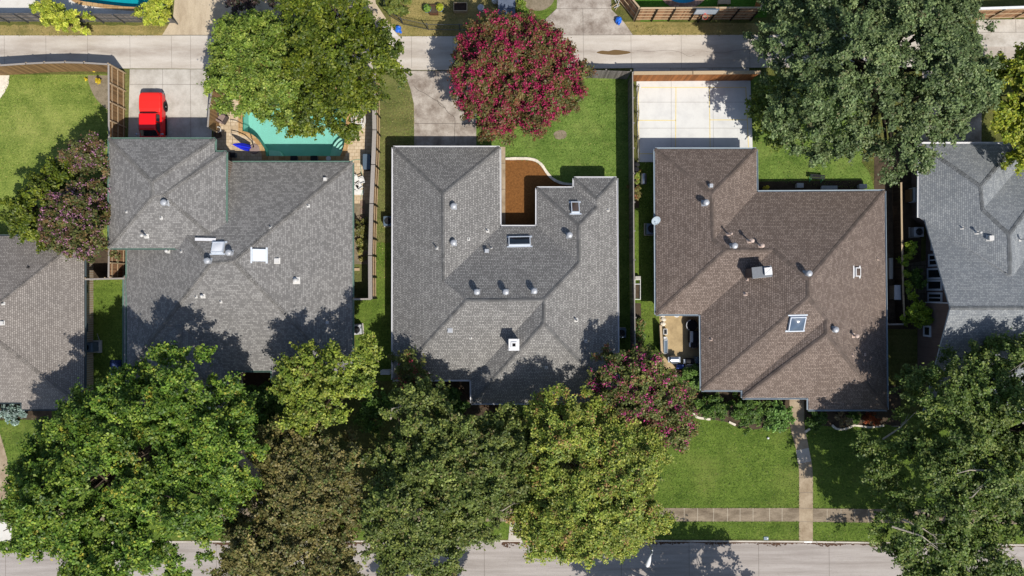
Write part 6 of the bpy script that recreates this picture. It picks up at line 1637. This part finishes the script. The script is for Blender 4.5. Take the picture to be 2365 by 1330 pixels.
for k in range(9):
    a = random.uniform(0, 3.14); c_ = (p.x + random.uniform(-.25, .25), p.y + random.uniform(-.5, .4)); l_ = random.uniform(.4, .8)
    m = MB(); m.tube([(c_[0] - l_ / 2 * math.cos(a), c_[1] - l_ / 2 * math.sin(a), 0.08 + 0.05 * k), (c_[0] + l_ / 2 * math.cos(a), c_[1] + l_ / 2 * math.sin(a), 0.12 + 0.05 * k)], 0.035, 5); m.build('slat', M['pale_grey'] if k % 3 else M['wood_rail'], pile)
p = PV(1680, 8); dk = empty('patio_bench', p, 'pale wooden bench beside the far round pool yard', 'bench')
m = MB(); m.rbox((p.x - 0.4, p.y, 0.45), (1.1, 0.45, 0.07), 0.03); m.build('seat', M['wood_rail'], dk)
for s_ in (-0.85, 0.05):
    m = MB(); m.box((p.x + s_, p.y, 0.2), (0.08, 0.4, 0.42)); m.build('leg', M['wood_rail'], dk)

# ------------------------------------------------------------------ court side
ne = empty('sports_net', P(1470, 280), 'rolled rebound net on thin tripod posts along the court edge', 'net')
ys_n = (203, 262, 320, 372)
for y in ys_n:
    c_ = PV(1469, y); m = MB(); m.tube([c_, c_ + Vector((0, 0, 1.3))], 0.025, 6)
    for k in range(3):
        a = k * 2.09 + 0.4; m.tube([c_ + Vector((0.3 * math.cos(a), 0.3 * math.sin(a), 0.03)), c_ + Vector((0, 0, 0.5))], 0.018, 5)
    m.build('post', M['black_metal'], ne)
m = MB()
for z_ in np.linspace(0.2, 1.25, 6): m.tube([(*P(1469 + 2 * math.sin(y * 0.1), y)[:2], z_ - 0.08 * math.sin((y - 203) / 59 * 3.14) ** 2) for y in np.linspace(203, 372, 30)], 0.008, 4)
for y in np.linspace(203, 372, 60): m.tube([(*P(1469 + 2 * math.sin(y * 0.1), y)[:2], 0.2), (*P(1469 + 2 * math.sin(y * 0.1), y)[:2], 1.2)], 0.006, 4)
m.build('netting', M['black_metal'], ne)
for x, y, lb in ((1469, 379, 'black bag at the foot of the fence by the court corner'), (1468, 390, 'second black bag below the one at the court corner')):
    p = PV(x, y); m = MB()
    for k in range(2): m.ball((p.x + .05 * k, p.y - .06 * k, 0.18), (0.24, 0.2, 0.2), 12, 7, jit=0.15)
    tag(m.build('sports_bag', M['black_cover']), lb, 'bag', 'black bags by the court')
p = PV(1484, 415); tk = empty('water_tank', p, 'horizontal blue grey steel tank on the shaded side lawn', 'tank')
m = MB(); m.lathe((p.x, p.y - 0.45, 0.45), [(0.02, -0.06), (0.2, -0.03), (0.27, 0.03), (0.27, 0.87), (0.2, 0.93), (0.02, 0.96)], 18, 0, 1, Matrix.Rotation(math.radians(-90), 3, 'X')); m.build('barrel', M['steel'], tk, smooth=True)
for s_ in (-0.3, 0.3):
    m = MB(); m.box((p.x, p.y + s_, 0.1), (0.45, 0.08, 0.22)); m.build('leg', M['black_metal'], tk)
p = PV(1471, 665); cf = empty('cold_frame', p, 'white framed narrow planter on the fence line of the brown house', 'planter')
m = MB()
for a_, b_ in (((-.24, -1.0), (-.24, .75)), ((.24, -1.0), (.24, .75)), ((-.24, -1.0), (.24, -1.0)), ((-.24, .75), (.24, .75)), ((-.24, .35), (.24, .35))): m.tube([(p.x + a_[0], p.y + a_[1], 0.35), (p.x + b_[0], p.y + b_[1], 0.35)], 0.035, 5)
for sx in (-.24, .24):
    for sy in (-1.0, .75): m.box((p.x + sx, p.y + sy, 0.17), (0.06, 0.06, 0.34))
m.build('frame', M['white_plastic'], cf); m = MB(); m.rbox((p.x, p.y + 0.9, 0.3), (0.5, 0.3, 0.5), 0.04); m.build('box', M['cream_slab'], cf)
m = MB(); m.box((p.x, p.y - 0.3, 0.2), (0.42, 1.25, 0.06)); m.build('soil', M['soil'], cf)

# ------------------------------------------------------------------ behind and beside the brown house
p = PV(1883, 413); be = empty('garden_bench', p, 'garden bench with a dark seat and green legs on the back lawn', 'bench'); be.rotation_euler = (0, 0, math.radians(-5))
m = MB()
for k in range(3): m.box((0, -0.02 + 0.14 * k, 0.47), (1.3, 0.11, 0.04))
m.build('seat', M['black_cover'], be, world=False)
for s_ in (-0.5, 0.5):
    m = MB(); m.tube([(s_, -0.3, 0), (s_, -0.05, 0.45), (s_, 0.26, 0.45), (s_, 0.34, 0.02)], 0.03, 6); m.tube([(s_, -0.34, 0.03), (s_, 0.36, 0.03)], 0.03, 5); m.build('leg', plain('green painted iron', C(96, 176, 116), 0.5), be, world=False)
for x, y, w_, lb in ((1843, 430, 0.6, 'grey stool in the eave shade behind the brown house'), (1910, 436, 1.4, 'long pale table in the eave shade behind the brown house'), (1987, 432, 0.7, 'short grey block at the east end of the eave shade')):
    p = PV(x, y); o = empty('garden_table', p, lb, 'table'); m = MB(); m.rbox((p.x, p.y, 0.5), (w_, 0.42, 0.06), 0.04); m.build('tabletop', M['pale_grey'], o)
    for s_ in (-1, 1):
        m = MB(); m.box((p.x + s_ * w_ * 0.4, p.y, 0.24), (0.06, 0.34, 0.48)); m.build('leg', M['pale_grey'], o)
p = PV(2100, 452); tb3 = empty('storage_tub', p, 'white plastic tub and brown board leaning by the pale capped fence', 'tub')
m = MB(); m.rbox((p.x + 0.2, p.y, 0.5), (0.66, 1.3, 0.9), 0.15); m.build('tub', M['pale_grey'], tb3); m = MB(); m.box((p.x - 0.3, p.y - 0.05, 0.45), (0.16, 1.1, 0.9)); m.build('board', M['wood_tan'], tb3)
for y, lb in ((608, 'upper of two long pale slabs along the brown house wall'), (632, 'lower of two long pale slabs along the brown house wall')):
    p = PV(2056, y); m = MB(); m.rbox((p.x, p.y, 0.08), (0.34, 0.95, 0.16), 0.04); tag(m.build('paving_slab', M['cream_slab']), lb, 'paving slab', 'pale slabs along the wall')
p = PV(2062, 675); uc = empty('utility_cabinet', p, 'grey topped cabinet against the east wall of the brown house', 'cabinet')
m = MB(); m.rbox((p.x, p.y, 0.5), (0.75, 1.2, 0.98), 0.04); m.build('body', M['wood_grey'], uc); m = MB(); m.box((p.x, p.y, 1.01), (0.82, 1.28, 0.05)); m.build('lid', M['pale_grey'], uc)

# grill patio
def grill(label, px, py, w, d, rz=0.0, cover=False, group='grills on the brown house patio'):
    p = PV(px, py); r_ = empty('grill', p, label, 'grill', group); r_.rotation_euler = (0, 0, rz)
    m = MB(); m.box((0, 0, 0.42), (w * 0.62, d * 0.8, 0.7)); m.build('cart', M['black_cover'] if cover else M['steel'], r_, world=False)
    m = MB(); rings = []
    for x_ in (-w * 0.33, w * 0.33): rings.append([(x_, d * 0.48 * math.cos(a), 0.82 + d * 0.46 * math.sin(a)) for a in np.linspace(0, math.pi, 9)])
    m.loft(rings); m.build('hood', M['black_cover'] if cover else M['steel'], r_, world=False)
    for s_ in (-1, 1):
        m = MB(); m.rbox((s_ * w * 0.42, 0, 0.84), (w * 0.2, d * 0.7, 0.05), 0.03); m.build('side_shelf', M['steel'], r_, world=False)
        for s2 in (-1, 1):
            m = MB(); m.box((s_ * w * 0.27, s2 * d * 0.34, 0.05), (0.06, 0.06, 0.1)); m.build('leg', M['black_metal'], r_, world=False)
    m = MB(); m.tube([(-w * 0.25, -d * 0.52, 0.92), (w * 0.25, -d * 0.52, 0.92)], 0.018, 6); m.build('handle', M['chrome'], r_, world=False)
grill('stainless grill at the lower left of the patio, touching the pink myrtle', 1552, 828, 1.05, 0.68)
grill('black lidded grill between two blue shelves, right of the stainless grill', 1588, 832, 1.1, 0.55, cover=True)
p = PV(1594, 750); ch_ = empty('lounge_seat', p, 'dark rounded chair with a pale rim in the patio shade', 'chair')
m = MB(); m.lathe((p.x, p.y, 0.0), [(0.3, 0.05), (0.46, 0.3), (0.5, 0.62), (0.44, 0.64), (0.34, 0.42), (0.02, 0.4)], 18); m.build('shell', M['black_cover'], ch_)
m = MB(); m.tube([(p.x + 0.49 * math.cos(a), p.y + 0.49 * math.sin(a), 0.65) for a in np.linspace(1.8, 4.2, 14)], 0.045, 6); m.build('rim', M['pale_grey'], ch_)
p = PV(1604, 777); ca = empty('outdoor_kitchen', p, 'covered black counter with a grey front edge against the patio wall', 'counter')
m = MB(); m.rbox((p.x, p.y, 0.45), (1.2, 1.0, 0.9), 0.04); m.build('body', M['black_cover'], ca); m = MB(); m.box((p.x - 0.5, p.y, 0.93), (0.26, 1.02, 0.05)); m.build('counter_edge', M['pale_grey'], ca)
grill('small covered smoker below the covered black counter', 1597, 794, 0.8, 0.55, 0, True)
for x, y, w_, d_, mt, lb in ((1534, 765, 0.34, 0.5, 'white_plastic', 'white square planter at the top of the patio edge'), (1534, 781, 0.3, 0.3, 'white_plastic', 'round white pot between the two white planters'), (1535, 799, 0.36, 1.3, 'pale_grey', 'long pale trough along the west side of the patio')):
    p = PV(x, y); o = empty('planter_box', p, lb, 'planter')
    m = MB()
    t_ = 0.04
    for sx, sy, a_, b_ in ((0, 1, w_, t_), (0, -1, w_, t_), (1, 0, t_, d_ - 2 * t_), (-1, 0, t_, d_ - 2 * t_)): m.box((p.x + sx * (w_ - t_) / 2, p.y + sy * (d_ - t_) / 2, 0.27), (a_, b_, 0.5))
    m.build('body', M[mt], o); m = MB(); m.rbox((p.x, p.y, 0.3), (w_ - 0.09, d_ - 0.09, 0.3), 0.03); m.build('filling', M['black_cover'] if y < 770 else M['blue_grey'] if y > 790 else M['white_paint'], o)
for x, c_, lb in ((1567, C(44, 74, 150), 'blue lidded box in the row below the grills'), (1587, C(170, 158, 140), 'beige lidded box in the row below the grills'), (1606, C(150, 174, 168), 'pale green lidded box in the row below the grills')):
    p = PV(x, 845); o = empty('storage_box', p, lb, 'box', 'boxes in a row below the grills'); m = MB(); m.rbox((p.x, p.y, 0.3), (0.62, 0.34, 0.56), 0.04); m.build('body', M['black_plastic'], o); m = MB(); m.rbox((p.x, p.y, 0.6), (0.66, 0.38, 0.08), 0.04); m.build('lid', plain('box lid', c_, 0.5), o)
p = PV(1609, 830); m = MB(); m.rbox((p.x, p.y, 0.5), (0.62, 0.6, 1.0), 0.1); tag(m.build('covered_cabinet', M['blue_grey']), 'blue grey covered cabinet in the lower right corner of the patio', 'cabinet')
p = PV(1561, 726); m = MB(); m.lathe(p + Vector((0, 0, 0.02)), [(0.2, 0), (0.26, 0.3), (0.22, 0.3), (0.02, 0.26)], 16); tag(m.build('pet_bowl', M['white_plastic']), 'round white tub half under the patio eave', 'tub')
for k, (x, y) in enumerate(((1530, 728), (1532, 737), (1531, 748))):
    p = PV(x, y); m = MB(); m.ball((p.x, p.y, 0.1), (0.24, 0.2, 0.14), 10, 6, jit=0.15)
    tag(m.build('garden_rock', M['stone_pale']), ('topmost pale rock in the patio corner bed', 'middle pale rock in the patio corner bed', 'lowest pale rock in the patio corner bed')[k], 'rock', 'pale rocks in the patio corner')

# ------------------------------------------------------------------ street side
lm = empty('street_lamp', P(1474, 1211), 'street lamp reaching over the carriageway beside the bright yellow green tree', 'street lamp')
bp = PV(1474, 1211)
m = MB(); m.lathe(bp, [(0.16, 0), (0.14, 0.3), (0.10, 0.34), (0.075, 6.0), (0.06, 6.4)], 14); m.build('pole', M['galv'], lm)
h0 = bp + Vector((0, 0, 6.3)); h1 = PV(1502, 1280, 7.5); h2 = PV(1497, 1292, 7.55)
hp1 = PV(1503, 1282, 6.6)
m = MB(); m.tube([h0, h0.lerp(hp1, 0.5) + Vector((0, 0, 0.3)), hp1], 0.045, 8); m.build('arm', M['galv'], lm)
m = MB(); rings = []
dr = (PV(1494, 1311, 6.6) - hp1); dr.z = 0; Ld = 1.0; dr.normalize(); sd_ = Vector((-dr.y, dr.x, 0))
for t, w_, hh_ in ((0, 0.06, 0.06), (0.18, 0.09, 0.08), (0.4, 0.15, 0.12), (0.7, 0.19, 0.15), (0.92, 0.15, 0.12), (1.0, 0.06, 0.06)):
    c_ = hp1 + dr * (t * Ld); rings.append([c_ + sd_ * (w_ * math.cos(a)) + Vector((0, 0, hh_ * math.sin(a))) for a in np.linspace(0, 6.283, 12, endpoint=False)])
m.loft(rings); m.build('lamp_head', M['white_paint'], lm, smooth=True)
m = MB(); c_ = hp1 + dr * (0.65 * Ld); m.ball((c_.x, c_.y, c_.z - 0.1), (0.13, 0.2, 0.1), 12, 7); m.build('lens', M['lamp_clear'], lm)
p = PV(1769, 1243); mt = empty('water_meter', p, 'grey water meter cover with a white spot in the kerbside grass', 'meter cover')
m = MB(); m.rbox((p.x, p.y, 0.03), (0.42, 0.3, 0.05), 0.04); m.build('lid', M['blue_grey'], mt); m = MB(); m.lathe((p.x + 0.12, p.y, 0.055), [(0.07, 0), (0.06, 0.02), (0.01, 0.022)], 12); m.build('cap', M['white_plastic'], mt)
p = PV(1773, 1011); m = MB(); m.ball((p.x, p.y, 0.09), 0.11, 14, 9); tag(m.build('garden_ball', M['white_plastic']), 'small white ball on the sunlit front lawn', 'ball')
p = P(1866, 1253); m = MB(); m.box((p[0], p[1] + 0.06, 0.028), (0.7, 0.14, 0.012)); m.box((p[0] - 0.15, p[1] + 0.06, 0.036), (0.18, 0.1, 0.006)); tag(m.build('kerb_plate', M['white_plastic']), 'white painted address patch on the kerb below the front walk', 'plate')
